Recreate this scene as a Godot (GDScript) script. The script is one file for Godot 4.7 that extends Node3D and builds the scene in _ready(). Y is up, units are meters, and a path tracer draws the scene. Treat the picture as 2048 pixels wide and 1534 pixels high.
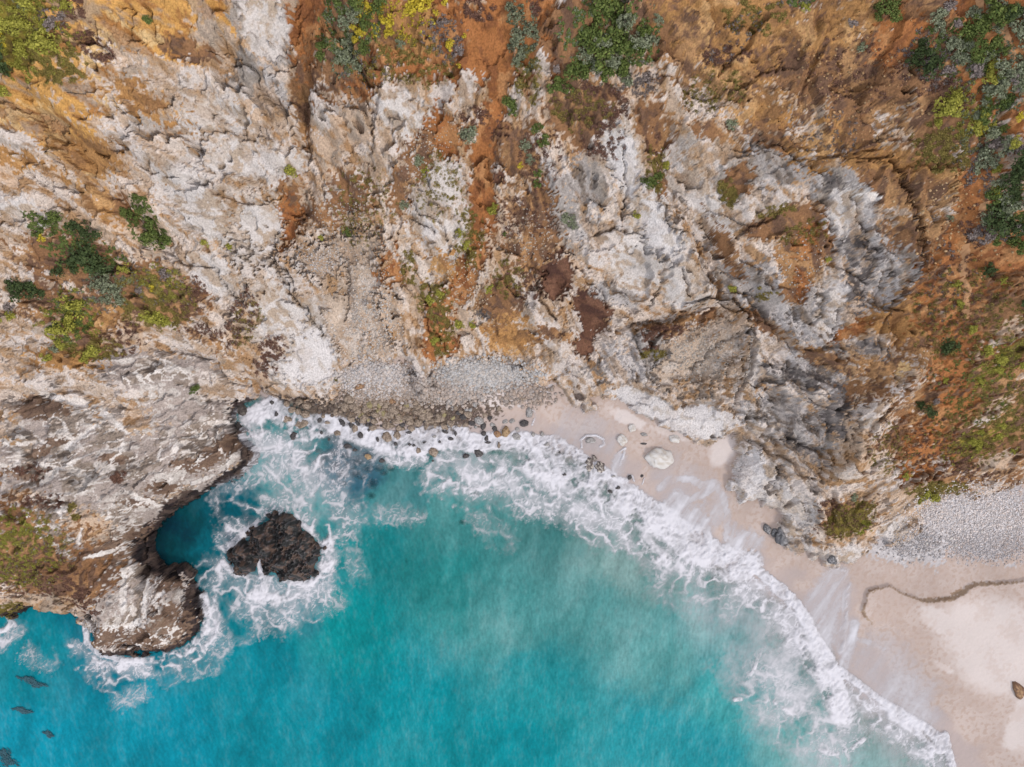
extends Node3D
# A cove under sea cliffs, seen from straight above. Units are metres, y is up, north (-z) is the top of the picture, the sea lies at y = 0.

const STEP := 0.125
const X0 := -72.0
const Z0 := -42.0
const NX := 1153
const NZ := 761
const CSTEP := 0.5
const CX0 := -73.0
const CZ0 := -43.0
const CNX := 293
const CNZ := 195
const FOOT := 2.1

const LAND_POINTS := [
-46.96,-35.83,31.68,-43.57,-31.96,28.72,-41.56,-29.34,25.02,-49.17,-27.22,24.28,-33.06,-33.2,27.98,-26.48,-34,27.24,-22.06,-34.57,25.02,-19.97,-34.94,22.06,
-15.1,-33.88,26.5,-8.03,-33.54,27.24,-1.14,-35.04,25.02,0.75,-34.82,26.5,8.04,-33.2,27.98,15.04,-34,27.24,21.74,-34.11,27.98,30.56,-33.76,28.72,
36.56,-33.06,30.2,43.54,-32.01,32.42,46.67,-34.28,34.64,0,-37.49,30.2,-23.19,-37.49,30.2,20.62,-36.69,31.68,-37.16,-29.63,24.28,-30.25,-29.91,23.54,
-25.15,-30.78,21.32,-21.75,-30.63,19.1,-16.01,-30,22.06,-8.44,-29.91,23.54,-1.19,-30.49,22.06,3.68,-29.91,23.54,10.96,-29.91,23.54,18.23,-29.91,23.54,
25.26,-29.63,24.28,32.14,-29.34,25.02,38.11,-28.47,27.24,44.97,-27.31,30.2,-52.53,-22.42,19.1,-45.95,-23.74,19.84,-39.34,-23.74,19.84,-32.73,-25.26,19.84,
-28.16,-24.18,18.36,-24.14,-23.24,16.14,-21.96,-23.75,14.29,-17.08,-24.61,16.88,-11.49,-24.98,19.1,-7.45,-24.18,18.36,-3.4,-24.83,16.14,1.35,-24.29,17.99,
7.1,-23.35,17.62,12.27,-23.25,17.99,16.73,-23.67,16.51,21.85,-23.96,19.1,29.28,-23.74,19.84,35.05,-22.01,20.58,40.44,-21.39,22.8,45.01,-20.57,25.76,
48.63,-19.75,28.72,-54.93,-15.4,15.4,-48.5,-15.4,15.4,-42.78,-15.46,15.03,-37.18,-16.14,14.29,-31.18,-16.42,12.81,-26.2,-16.2,10.96,-21.77,-16.27,10.59,
-16.04,-16.77,10.96,-9.62,-16.97,12.81,-3.63,-17.41,10.59,2,-17.05,12.44,8.73,-16.07,11.7,14.77,-15.94,12.44,21.23,-16.2,10.96,25,-17.38,13.55,
29.76,-14.82,12.44,35.35,-17.08,15.03,40.13,-15.23,16.29,44.94,-14.72,19.1,50.21,-14.18,22.06,-57.34,-8.23,11.7,-49.85,-8.75,12.07,-42.78,-8.79,11.7,
-37.8,-8.94,10.22,-33.35,-8.54,8.37,-27.4,-8.68,6.89,-22.35,-7.59,5.78,-17.03,-8.82,5.41,-11.55,-8.75,6.15,-7.44,-8.82,5.41,-1.42,-8.68,6.89,
4.5,-9.88,6.67,8.14,-9.39,5.63,13.29,-9.82,7.26,19.17,-10.41,7.26,22.88,-9.31,6.52,26.71,-8.61,7.63,31.14,-8.54,8.37,35.49,-8.33,10.59,
40.69,-8.13,12.81,45.92,-7.89,15.4,53.07,-6.63,17.62,-58.78,-.4,9.48,-52.1,-.4,9.11,-45.15,-.99,8,-38.77,-1.6,6.52,-33.05,-1.64,4.2,
-27.09,-2.87,3.78,-22.5,-1.67,2.52,-16.29,-4.13,2.69,-10.74,-4.13,2.69,-7.66,-4.76,2.52,-1.48,-4.75,2.69,5.26,-4.1,3.53,8.99,-2.89,2.94,
13.79,-2.87,3.78,21.44,-3.43,5.04,27.4,-5.7,7.26,28.66,-.42,5.04,33.6,-1.58,8,39.3,-2.65,10.96,42.71,-1.51,12.07,48.64,-.39,12.44,
56.41,0.72,12.44,-59.26,7.7,8.74,-50.78,7.15,8.37,-42.75,6.67,6.89,-36.23,6.78,5.41,-33.65,8.08,4.2,16.5,1.43,2.18,23.14,2.03,2.94,
27.9,4.47,3.53,33.22,4.96,5.78,38.38,4.78,9.11,43.75,5.38,8.74,51.52,6.65,7.26,60.46,7.32,6.15,-58.78,15.67,9.48,-52.31,15.22,8.74,
-45.34,14.82,7.63,-41.73,13.81,6.52,30.13,11.12,4.2,35.61,10.93,5.78,41.42,10.89,6.15,47.93,11.02,5.04,56.5,10.86,3.78,-59.74,22.34,8,
-53.37,22.61,6.89,-46.66,21.6,6.15,-45,26.19,4.62,-41.92,25.31,3.36,-47.84,31.09,2.52,-40.6,29.36,2.1,34.99,16.58,4.2,40.81,17.96,3.36,
46.73,17.49,2.52
]
const BED_POINTS := [
-33.76,-.44,0.3,-29.54,4.01,-.4,-21.03,2.08,0.7,-16.34,-1.67,2.4,-10.19,-.44,2,-3.96,-1.98,2.4,2.25,0.81,1.3,-17.96,4.62,0.25,
-7.84,4.93,0.3,1.01,5.25,0.25,6.66,2.7,0.9,6.71,7.16,0.12,14.2,5.22,0.9,17.38,9,0.7,14.32,12.23,0.05,19.4,15.41,0.02,
23.58,9.6,1.1,26.29,18.51,0.35,25.1,21.11,0.03,33.32,25.53,0.1,36.23,21.58,0.8,40.31,30.61,0.05,43.83,24.12,0.7,47.02,31.7,0.6,
42.86,36.96,0.02,50.93,39.37,0.35,55.49,44.53,0.1,58.82,42.29,0.9,64.22,47.22,1.1,66.66,33.02,2.3,57.1,31.35,1.7,54.83,22.72,1.3,
63.12,16.21,2.8,48.62,21.49,1.2,69.26,20.48,3,-25.85,8.51,-.9,-16.84,8.8,-.6,-7.91,9.12,-.6,1.66,11.03,-.5,11.22,15.49,-.5,
19.5,21.86,-.5,30.33,28.87,-.5,36.69,36.5,-.45,45.63,45.44,-.5,52.64,50.54,-.5,-30.01,15.07,-2,-17.04,15.04,-1.8,-4.77,16.3,-1.6,
8.09,20.75,-1.3,17.73,27.81,-1.3,27.36,36.16,-1.3,36.96,45.75,-1.2,43.42,53.51,-1.3,-40.76,18.48,-3,-44.67,20.44,-3,-14.63,25.02,-3,
-1.57,31.55,-3,11.47,41.26,-2.8,24.46,51.59,-2.6,-34.56,31.85,-4,-48.21,42.15,-5,-67.86,35.32,-4.5,-68.83,53.3,-6,-28.23,48.8,-5,
-8.22,48.57,-4.5,-74.84,35.49,-5,-53.82,30.24,-3,-40.76,28.28,-3,-34.27,7.25,-1.2,-32.53,12.46,-1.8
]
const ROCK_OUTLINE := [
-72.11,28.68,-64.54,29.18,-62.34,29.5,-60.76,28.24,-58.24,28.43,-55.09,28.93,-53.7,29.81,-53.32,32.02,-51.94,33.6,-48.16,34.54,-43.74,34.35,-41.22,33.09,
-39.33,31.2,-38.51,28.87,-39.02,26.35,-39.84,24.77,-40.84,23.26,-42.8,22.75,-44.69,22.57,-45.63,21.12,-45.51,19.41,-44.37,17.84,-42.8,16.39,-40.91,15.06,
-38.7,13.8,-36.18,12.67,-33.97,11.53,-32.59,10.27,-32.15,8.51,-32.65,7.12,-33.66,6.18,-34.41,5.23,-34.92,4.29,-34.41,3.03,-33.03,2.58,-32.27,1.76,
-32.02,0.82,-29.25,1.45,-26.73,1.76,-24.2,2.4,-22.63,2.46,-21.43,0.32,-21.56,-1.2,-20.42,-1.83,-16.64,-2.58,-13.93,-3.09,-13.36,-1.7,-11.6,1.45,
-9.71,2.46,-9.08,1.45,-9.83,-1.7,-8.45,-2.21,-4.66,-2.84,-1.51,-3.21,1.13,-1.83,2.77,-.32,3.84,0.5,4.79,-.13,6.68,0.5,7.94,2.08,
8.89,3.66,10.46,3.84,10.59,2.08,9.96,0.82,12.98,2.21,16.77,4.1,19.29,5.36,21.81,6.43,25.59,7.25,27.61,6.62,28.11,8.38,27.17,10.9,
27.36,13.74,28.43,15,30.63,14.56,32.52,15.32,33.53,16.89,32.84,18.34,33.78,20.04,35.68,20.74,37.57,21.62,39.46,22.75,42.61,22.75,45.26,20.67,
44.82,19.41,46.71,20.11,48.91,20.11,51.12,18.47,50.8,15.95,52.06,14.81,55.22,13.93,58.37,13.74,60.57,13.11,64.54,11.66,70.97,10.59,86.73,10.27,
86.73,-92.47,-108.67,-92.47,-108.67,28.68
]
const BANK_OUTLINE := [
45.36,29.95,44.54,28.26,44.67,26.63,45.8,25.75,47.05,25.37,49.24,26.5,51.75,27.38,54.26,27.13,56.45,26.19,58.01,25.12,60.52,24.93,64.15,24.31,
76.81,22.74,76.81,58.45,60.52,52.19,58.64,45.92,52.38,39.66,47.99,35.27,46.42,32.45
]
const RELIEF_LINES := [
[-1.76,1.3,-46.66,-27.2,-43.99,-24.01,-41.85,-20.66,-39.59,-17.52,-37.85,-15.65],
[-2,1.6,-19.83,-35.88,-20.84,-32.29,-20.96,-27.72,-21.67,-23.44,-23.46,-19.2,-26.13,-16.16],
[1.6,2,-26.13,-32.51,-24.53,-30.64,-22.64,-26.45,-24,-22],
[1.2,1.5,-37.35,-22.54,-32.29,-20.16,-25.38,-20.08],
[-.96,0.8,-26.9,-31.41,-24.22,-29.18,-21.97,-27.31],
[1.28,2.2,-42.55,-27.12,-38.55,-25.75,-32.6,-25.67],
[-1.28,1.2,-41.37,-4.46,-36.12,-2.21,-32.66,0.19],
[-1.44,1.2,-57.68,1.32,-50.64,1.91,-42.77,3.72,-36.84,2.01,-32.88,1.44],
[-.7,1.6,-1.11,-35.4,-.93,-30.29,-2.26,-26.09,-3.5,-20.05,-5.49,-12.08,-8.18,-4.7],
[1.28,1.8,-12.95,-30.26,-13.28,-24.42,-9,-19.05,-7.15,-13.66],
[-.96,1,-7.13,-29.04,-6.47,-24.37,-5.09,-20.94],
[1.12,1.5,2.71,-30.84,2.87,-25.94,4.67,-19.91],
[1.44,2,10.34,-26.95,13.03,-22.08,17.16,-16.09,22.01,-10.36],
[-1.44,1.3,15.51,-26.21,16.61,-22.97,20.08,-18.49,23.47,-11.96,24.48,-8.65],
[-1.76,2,3.81,-13.1,6.86,-9.88,9.99,-7.04,9.54,-4.1],
[1.28,1.2,2.17,-7.64,5.89,-4.11,8.5,1.44],
[1.44,0.9,-12.53,-2.89,-10.86,1.44],
[1,1.6,24.76,-18.84,26.89,-13.96,31.33,-9.58,36.32,-4.97,42.92,-1.51],
[-.8,1,21.64,-16.09,27.55,-10.25,33.21,-6.75,38.28,-4.36],
[-.9,1.3,30.8,-20.34,33.57,-15.64,37.3,-11.42,41.28,-9.12],
[1.1,1.6,28.04,-6.3,28.04,-.42,27.94,4.47],
[-1,1.6,22.91,-7.54,22.75,-2.84,21.9,1.41],
[1.2,1.6,34.42,-21.74,36.59,-17.72,41.72,-11.13],
[2.6,1.7,43.91,-1.51,41.99,1.88,39.45,6.01,39.47,9.66],
[-1.9,1.5,30.81,0.78,35.09,3.71,38.46,6.63,37.55,7.85],
[-.65,0.9,29.22,6.32,33.38,7.98,36.79,10.33],
[0.75,1.2,31.74,-.41,35.84,0.76,39.94,1.89],
[-.6,1,43.81,-18.92,45.58,-13.66,46.96,-6.81],
[-1.04,1,-17.94,-19.22,-19.53,-12.1,-19.52,-7.65],
[0.8,1.2,15.74,-14.08,19.7,-10.38,23.22,-9.79],
[-1.2,1,14.75,-7.01,19.37,-8.14,23.33,-8.95],
[0.96,1,-20.09,-28.91,-20.6,-23.44,-20.82,-18.76],
[-.5,0.8,27.01,-31.28,25.73,-29.62,23.43,-27.91],
[-.6,0.8,34.47,-30.35,33.66,-27.99],
[1.12,1.5,-36.43,6.93,-33.59,7.74],
[0.6,1.5,17.48,-32.88,22.74,-30.43,28.37,-29.84],
[-.6,1.2,31.23,-26.37,29.2,-24.18,27.88,-22.21]
]
const GRAIN_POINTS := [
-46.27,-25.89,0.61,-33.78,-32.05,0.44,-31.98,-23.93,0.35,-25.05,-31.88,1.05,-26.58,-17.77,1.05,-39.68,-14.63,0.79,-51.45,-9.3,0.44,-30.7,-8.61,0.96,
-45.04,-.99,0.17,-45.48,7.81,-.35,-53.55,13.5,-.26,-38.45,11.28,-.52,-44.56,26.65,-1.13,-11.58,-24.15,1.13,-6.87,-17.56,1.05,-1.16,-32.28,1.54,
-1.31,-20.06,1.4,-16.6,-7.09,1.31,3.4,-5.28,1.05,11.84,-21.85,1.13,18.18,-14.89,0.61,13.32,-9.84,0.35,8.45,-30.58,1.05,22.84,-29.61,0.44,
32.67,-27.4,-.61,31.35,-17.26,0.87,35.78,-16.78,1.31,33.46,-3.89,0.7,31.95,8.08,0.7,29.82,14.6,1.05,42.54,7.79,-.52,47.78,-3.65,-.7,
55.08,7.91,-.61,43.72,-22.05,-.96,20.26,3.91,0.17,22.87,-4.07,-.87,-10.74,-.43,1.13,8.43,0.81,1.13
]
const GROUND_KINDS := [
["tan_rock",Color(0.471,0.345,0.257),Color(0.551,0.465,0.413),Color(0.34,0.206,0.114),0.42,0.3,0.8,0.9,0.15],
["white_rock",Color(0.527,0.46,0.428),Color(0.438,0.345,0.28),Color(0.331,0.242,0.18),0.36,0.28,0.8,0.85,0.11],
["ochre_rock",Color(0.516,0.28,0.091),Color(0.575,0.388,0.193),Color(0.34,0.162,0.058),0.44,0.32,0.85,0.9,0.16],
["orange_soil",Color(0.314,0.129,0.049),Color(0.368,0.18,0.079),Color(0.213,0.087,0.038),0.4,0.32,0.3,0.35,0.18],
["brown_soil",Color(0.227,0.119,0.061),Color(0.331,0.186,0.091),Color(0.139,0.079,0.052),0.42,0.36,0.5,0.55,0.2],
["dark_or_shaded_rock",Color(0.139,0.119,0.114),Color(0.257,0.22,0.206),Color(0.087,0.072,0.068),0.42,0.32,0.8,0.9,0.18],  # dark grey rock; also paints the shaded face of the buttress
["grey_rock",Color(0.323,0.289,0.276),Color(0.46,0.418,0.408),Color(0.193,0.156,0.134),0.42,0.3,0.9,0.95,0.14],
["banded_rock",Color(0.34,0.284,0.261),Color(0.242,0.193,0.162),Color(0.493,0.444,0.418),0.44,0.3,0.9,0.7,0.14],
["scree",Color(0.418,0.331,0.268),Color(0.359,0.261,0.193),Color(0.471,0.398,0.35),0.4,0.34,0.1,0.22,0.2],
["red_earth",Color(0.114,0.056,0.038),Color(0.156,0.079,0.052),Color(0.079,0.04,0.031),0.4,0.3,0.2,0.35,0.16],
["tidal_rock",Color(0.049,0.035,0.033),Color(0.087,0.061,0.052),Color(0.028,0.022,0.023),0.42,0.4,0.9,0.9,0.25],
["wet_sand",Color(0.344,0.272,0.242),Color(0.367,0.299,0.272),Color(0.321,0.246,0.212),0.4,0.3,0,0.03,0.04],
["dry_sand",Color(0.444,0.388,0.371),Color(0.417,0.352,0.329),Color(0.462,0.413,0.4),0.4,0.3,0,0.05,0.05],
["gravel",Color(0.359,0.332,0.336),Color(0.299,0.275,0.272),Color(0.409,0.384,0.388),0.4,0.4,0,0.12,0.16],
["dark_sand",Color(0.239,0.169,0.12),Color(0.265,0.192,0.14),Color(0.204,0.137,0.095),0.4,0.3,0,0.04,0.1],
["brown_band",Color(0.168,0.109,0.079),Color(0.213,0.145,0.109),Color(0.134,0.087,0.066),0.4,0.3,0.5,0.5,0.14],
["white_vein",Color(0.626,0.575,0.551),Color(0.563,0.504,0.471),Color(0.666,0.626,0.613),0.4,0.3,0.3,0.4,0.06],
["sea_floor",Color(0.258,0.209,0.156),Color(0.209,0.182,0.133),Color(0.182,0.156,0.122),0.4,0.35,0,0.1,0.1],
["cobble_bed",Color(0.112,0.084,0.067),Color(0.156,0.124,0.102),Color(0.073,0.055,0.044),0.4,0.4,0,0.1,0.2],
["olive_scrub",Color(0.162,0.124,0.031),Color(0.22,0.174,0.035),Color(0.109,0.079,0.031),0.4,0.35,0.2,0.4,0.25],
["pale_slab",Color(0.533,0.487,0.471),Color(0.46,0.398,0.359),Color(0.388,0.305,0.242),0.42,0.3,0.7,0.5,0.09],
["ochre_soil",Color(0.34,0.18,0.072),Color(0.438,0.257,0.119),Color(0.227,0.119,0.055),0.44,0.34,0.6,0.7,0.2],
["damp_sand",Color(0.31,0.255,0.242),Color(0.329,0.265,0.246),Color(0.285,0.218,0.192),0.4,0.3,0,0.02,0.03],
["smooth_slab",Color(0.551,0.516,0.516),Color(0.499,0.454,0.444),Color(0.438,0.388,0.359),0.34,0.16,0.5,0.22,0.04]
]
const ROCK_PATCHES := [
[4,16.87,-33.05,5.96,0.09,0.95,4.17,0.4],
[3,3.58,-32.82,4.22,0.34,0.18,4.48,0.4],
[4,35.38,-33.2,5.53,0.63,0.85,2.32,0.4],
[3,42.11,-30.26,4.34,0.68,1.9,5.69,0.4],
[3,49.39,-8.72,6.33,-1.12,6.08,11.31,0.4],
[4,54.5,5.42,6.97,-3.09,4.95,6.31,0.4],
[3,-17.28,-34.51,3.11,0.5,-.92,3.86,0.5],
[19,-43.57,-31.54,3.31,2.28,-4.43,3.05,0.25],
[4,-39.66,-31.72,1.85,-.54,0.03,2.49,0.5],
[2,-32.15,-32.99,8.34,0.77,-1.71,2.66,0.35],
[2,-39.43,-28.57,4.79,0.94,-1.7,2.63,0.4],
[2,-46.03,-25.03,4.09,3.19,-2.82,1.83,0.5],
[2,-44.18,-22.35,2.63,0.85,-1.12,1.72,0.6],
[0,-35.21,-28.06,4.56,1.25,-1.53,2.31,0.6],
[6,-23.57,-33.73,2.24,-1.18,0.45,2.95,0.25],
[0,-26.18,-30.74,3.39,1.89,-1.66,1.32,0.35],
[6,-25.24,-28.89,2.5,1.86,-1.96,1.52,0.3],
[4,-30.5,-31.27,2.04,0.28,-.51,0.77,0.6],
[1,-30.39,-26.51,6.31,1.1,-1.69,3.03,0.45],
[1,-28.56,-23.46,6.18,-.53,-.54,2.95,0.4],
[1,-35.36,-23.28,4.01,1.66,-1.28,1.57,0.5],
[1,-33.69,-19.5,2.89,-1.75,2.11,3.75,0.45],
[0,-28.34,-26.19,3.31,-1.04,0.06,1.17,0.7],
[0,-34.7,-23.94,1.7,0.15,-.51,0.88,0.7],
[8,-28.05,-17.36,2.09,1.17,-2.55,2.96,0.5],
[1,-24.63,-22.14,2.77,0.19,-.79,2.02,0.4],
[1,-51.47,-17.81,3.18,0.82,-1.19,1.82,0.5],
[0,-47.95,-21.66,5.79,1.33,-1.35,1.89,0.6],
[21,-42.95,-19.36,2.1,1.7,-.89,1.31,0.7],
[1,-48.59,-23.54,1.25,1.29,-1.16,0.8,0.7],
[3,-19.72,-34.18,1.81,0.35,-1.29,2.81,0.5],
[4,-21.14,-29.3,1.24,0.02,-.82,4.54,0.5],
[4,-23.74,-19.43,1.85,0.57,-1.69,2.72,0.6],
[3,-24.73,-17.77,1.08,0.36,-1.37,2.38,1.1],
[1,-18.96,-28.11,1.69,0.21,-.37,2.01,0.5],
[0,-20.98,-20.6,2,0.08,-.26,1.94,0.6],
[3,-9.2,-32.57,10.84,0.62,-.41,3.79,0.5],
[21,-11.02,-33.3,3.91,1.19,-.99,1.64,0.7],
[3,-14.93,-30.31,3.15,0.4,-.44,2.55,0.5],
[4,-15.61,-32.61,3,0.81,-1.69,3.63,0.6],
[1,-10.97,-27.65,2.63,0.26,-.58,1.73,0.5],
[1,-12.01,-24.99,1.84,0.51,-1.34,2.32,0.5],
[0,-8.3,-27.17,3,-.1,-.17,1.98,0.6],
[1,-7.05,-27.98,1.09,0.03,-.34,1.72,0.5],
[1,-4.44,-28.77,0.84,0.02,-.24,1.42,0.4],
[1,-2.18,-29.87,0.43,-.22,0.43,0.52,0.5],
[1,-14.76,-23.12,2.41,1.14,-2.1,2.51,0.55],
[0,-16.53,-24.59,2.17,0.52,-1,2.44,0.6],
[1,-11.74,-22.39,1.69,0.56,-1.4,2.39,0.5],
[1,-8.83,-19.76,2.57,0.96,-2.36,3.84,0.45],
[3,-6.98,-25.38,2.56,-.09,-.12,1.91,0.6],
[4,-9.16,-23.01,0.9,0.08,-.73,2.65,0.6],
[1,-7.18,-16.52,2.68,0.3,-1.13,4.41,0.45],
[0,-14.68,-18.19,3.37,0.67,-1.14,3.25,0.6],
[1,-18.11,-19.4,2.22,0.72,-1.6,2.64,0.6],
[8,-22.16,-13.68,3.31,-.1,-.28,1.85,0.9],
[8,-18.77,-14.89,3.32,0.54,-.79,2.3,0.9],
[3,-1.02,-31.94,1.45,0.07,-.36,5.93,0.3],
[3,-2.57,-25.04,1.44,0.2,-.92,3.69,0.35],
[3,-3.23,-20.65,1.38,0.07,-.11,3.69,0.4],
[3,-3.36,-15.78,1.69,0.25,-.74,4.01,0.35],
[3,-5.89,-10.53,1.75,0.6,-2.01,4.68,0.35],
[3,-7.26,-6.53,1.56,0.22,-.62,3.51,0.35],
[9,-.73,-25.52,1.35,0.13,-.01,1.17,0.6],
[4,0.32,-23.55,2.1,0.18,0.01,2.56,0.6],
[4,2.54,-18.08,3.27,0.55,-.58,3.18,0.6],
[9,-1.29,-21.89,0.76,0.05,-.01,0.9,0.6],
[1,2.94,-29.87,0.87,0.06,-.09,1.52,0.35],
[1,2.53,-27.69,1.06,-.05,0.17,0.69,0.5],
[1,5.13,-34.07,0.96,-.12,0.62,1.45,0.5],
[0,3.29,-27.23,1.5,0,0.07,1.91,0.5],
[4,7.32,-26.93,3.93,0.66,-.38,2.63,0.5],
[4,6.43,-32.01,3.29,0.06,0.24,3.06,0.4],
[0,14.68,-28.12,2.53,0.25,-.04,1.53,0.6],
[0,13.39,-26.52,3.16,0.3,-.24,1.12,0.6],
[6,3.47,-22.17,2.5,0.83,-.65,1.54,0.7],
[6,7.83,-20.77,3.01,1.08,-.97,2,0.5],
[1,11.66,-23.06,2.38,-.39,1.37,3.39,0.4],
[1,14.35,-18.72,3.28,-1.13,1.83,3.22,0.4],
[4,15.15,-24.83,1.7,-.02,-.23,2.19,0.6],
[4,15.88,-21.16,1.26,-.16,-.1,2.25,0.5],
[1,19.99,-20.04,2.09,-.74,3.14,4.69,0.45],
[6,8.71,-16.58,3.52,1.7,-1.22,2.09,0.6],
[1,14.48,-14.53,6.52,2.16,-.86,3.22,0.4],
[1,19.18,-11.82,3.76,1.84,-1.21,2.52,0.4],
[0,0.34,-15.18,1.43,2.16,-2.46,1.24,0.7],
[4,2.07,-14.23,3.04,1.47,-1.39,2.21,0.7],
[4,28.34,-29.34,14.48,0.99,1.76,5.36,0.4],
[21,20.16,-32.69,5.08,1.07,-.24,1.9,0.7],
[21,24.86,-32.33,4.11,1.17,-.24,1.12,0.7],
[21,30.52,-32.4,2.21,-1,1.58,1.52,0.7],
[21,19.97,-30.1,2.84,0.65,-.1,1.25,0.7],
[3,34.7,-31.08,1.06,-1.13,1.67,1.26,0.6],
[21,21.57,-29.36,3.37,0.91,-.14,0.77,0.7],
[0,25.13,-26.91,3.41,1.04,-.26,1.41,0.6],
[0,30.5,-25.01,1.74,1.49,-1.36,1.15,0.6],
[6,26.72,-26.27,1.89,0.84,-.35,0.81,0.7],
[4,33.16,-24.25,2.57,0.31,0.6,2.54,0.5],
[0,19.71,-27.48,2.88,1.02,-.38,1,0.7],
[21,31.32,-23.23,0.88,0.51,-.57,1.68,0.5],
[1,20.56,-23.73,2.77,0.89,-.46,2.09,0.55],
[6,26.84,-22.73,4.08,1.02,-.09,2.01,0.5],
[1,21.55,-21.6,2.88,1.46,-.67,1.45,0.5],
[6,24.32,-20.11,4.69,0.89,-.03,1.82,0.5],
[1,25.6,-18.66,4.22,-.89,0.7,1.36,0.5],
[4,23.69,-21.08,1.2,0.62,-.52,1.13,0.6],
[21,38.7,-21.05,5.49,1.07,0.41,1.58,0.5],
[21,42.58,-19.52,2.46,1.15,0.08,1.7,0.5],
[4,39.5,-18.68,5.32,1.38,0.27,1.71,0.5],
[3,44.33,-18.94,1.57,0.64,0.68,4.32,0.5],
[4,40.13,-24.52,3.6,1.71,-.05,2.81,0.5],
[3,41.74,-29.3,2.28,0.91,0.23,3.69,0.4],
[3,45.76,-23.97,0.88,0.14,0.5,1.56,0.5],
[6,33.19,-19.93,2.37,1.5,-.3,1.51,0.35],
[6,35.07,-17.75,2.42,2.03,-.76,1.66,0.35],
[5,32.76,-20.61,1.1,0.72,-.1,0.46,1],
[16,35.39,-18.93,2.27,0,0.17,0.4,0.3],
[6,38.14,-14.22,3.78,2.54,-.38,2.14,0.45],
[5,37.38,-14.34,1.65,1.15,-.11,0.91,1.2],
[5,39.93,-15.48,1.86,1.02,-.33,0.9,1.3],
[4,29.73,-17.26,3.7,-1.09,0.82,1.37,0.4],
[4,31.77,-14.02,2.98,0.64,-.21,3.78,0.3],
[3,31.87,-14.77,1.36,0.28,-.05,1.98,0.8],
[4,29.28,-17.04,2.91,-.9,0.41,0.69,0.5],
[4,41.74,-15.38,3.1,0.19,0.65,2.35,0.6],
[4,44.66,-10.93,4.13,1.7,-.25,4.12,0.5],
[3,47.25,-11.71,2.97,0.77,0.8,4.17,0.5],
[0,-52.73,-12.42,5.65,1.54,-1.44,2.47,0.5],
[1,-50.33,-11.4,2.02,0.35,-.71,1.53,0.6],
[1,-33.75,-11.76,4.2,3.28,-1.74,2,0.4],
[8,-28.74,-13.51,2.74,2.58,-1.56,1.71,0.4],
[1,-27.41,-8.68,3.62,4.28,-3.67,3.23,0.4],
[1,-24.8,-2.88,2.41,3.46,-3.81,2.93,0.35],
[1,-29.42,-9.75,2.53,1.58,-2.14,2.91,0.45],
[4,-46.17,-12.96,6.11,1.63,-1.35,2.46,0.5],
[4,-40.21,-9.97,4.85,1.88,-1.73,3.03,0.4],
[4,-49.26,-7.16,6.59,1.18,-1.3,3.22,0.5],
[4,-47.15,-4.41,4.71,-.04,-.37,1.97,0.6],
[0,-54.21,-4.38,3.25,-.01,-.62,3.35,0.6],
[1,-54.86,-3.81,3.09,0.57,-.57,1.66,0.6],
[21,-45.5,-7.19,2.17,-.77,0.13,1.02,0.7],
[0,-42.21,-4.49,3.77,0.72,-.76,2.24,0.5],
[1,-37.88,-4.53,2.25,1.67,-1.23,1.49,0.6],
[0,-31.45,-7.48,1.52,0.58,-1.7,3.2,0.6],
[7,-45.48,7.81,15.55,-2.11,0.09,7.83,0.35],
[7,-53.64,15.27,10.72,0.72,-.49,6.57,0.4],
[7,-46.17,19.96,7.8,-2.69,1.44,7.3,0.3],
[7,-36.79,6.27,5.34,0.25,-.27,4.98,0.3],
[7,-40.44,-.41,7.3,1.24,-.66,2.94,0.4],
[1,-49.56,0.46,5.71,1.12,-.66,1.27,0.6],
[1,-35.81,0.8,2.15,0.81,-.63,1.49,0.5],
[0,-45.82,3.73,3.17,1.23,-.48,1.65,0.6],
[15,-54.01,2.79,3.28,0.31,0.22,1.26,0.35],
[15,-36.16,8.4,2.54,-1.7,0.39,1.23,0.5],
[15,-38.7,9.57,1.46,0.25,-.21,0.76,0.4],
[15,-54.18,7.99,1.29,-.48,0.21,0.6,0.4],
[15,-46.03,8.69,1.53,0.34,-.13,0.7,0.5],
[15,-55.7,10.57,2.07,0.81,-.17,0.49,0.5],
[15,-41.55,12.73,1.37,0.42,-.38,0.83,0.5],
[15,-51.88,6.56,1.61,-.29,0.11,0.69,0.6],
[15,-44.43,14.1,1.47,0.02,-.2,0.68,0.6],
[0,-55.7,12.89,2.18,0.03,-.01,0.87,0.6],
[16,-51.1,1.94,3.15,0.74,-.09,0.46,0.5],
[16,-46.7,4,2.1,1.7,-.18,0.43,0.5],
[16,-36.24,4.84,0.99,-.06,0.08,0.43,0.4],
[16,-50.25,6.57,2.22,-1.65,0.15,0.24,0.6],
[16,-52.97,9.45,3.76,0.61,-.03,0.23,0.6],
[16,-41.6,8.21,0.25,0.03,-.13,0.84,0.4],
[16,-39.5,7.37,0.78,-.75,0.23,0.33,0.5],
[16,-43.91,13.83,1.15,1.2,-.19,0.31,0.7],
[16,-55.72,6.82,2.19,-.19,0.02,0.29,0.7],
[16,-38.53,12.01,1.58,-.59,-.08,0.28,0.6],
[15,-47.89,19.73,3.07,0.03,-.03,2.9,0.6],
[0,-49.81,16.7,2.5,0.96,-.57,2.11,0.6],
[4,-56.3,20.03,4.44,3.4,-3.66,4.77,0.7],
[4,-52.84,24.09,4.23,2.21,-3.55,3.57,0.5],
[19,-62.83,28.32,3.51,-.1,-1.83,1.72,0.3],
[0,-53.97,27.05,7.11,1.1,-2.14,1.65,0.5],
[7,-45.8,29.94,7.76,-.18,-1.61,5.26,0.35],
[15,-44.44,31.75,4.15,-.58,-.99,2.55,0.9],
[7,-42.73,26.54,2.92,0.52,0.23,3,0.5],
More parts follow.
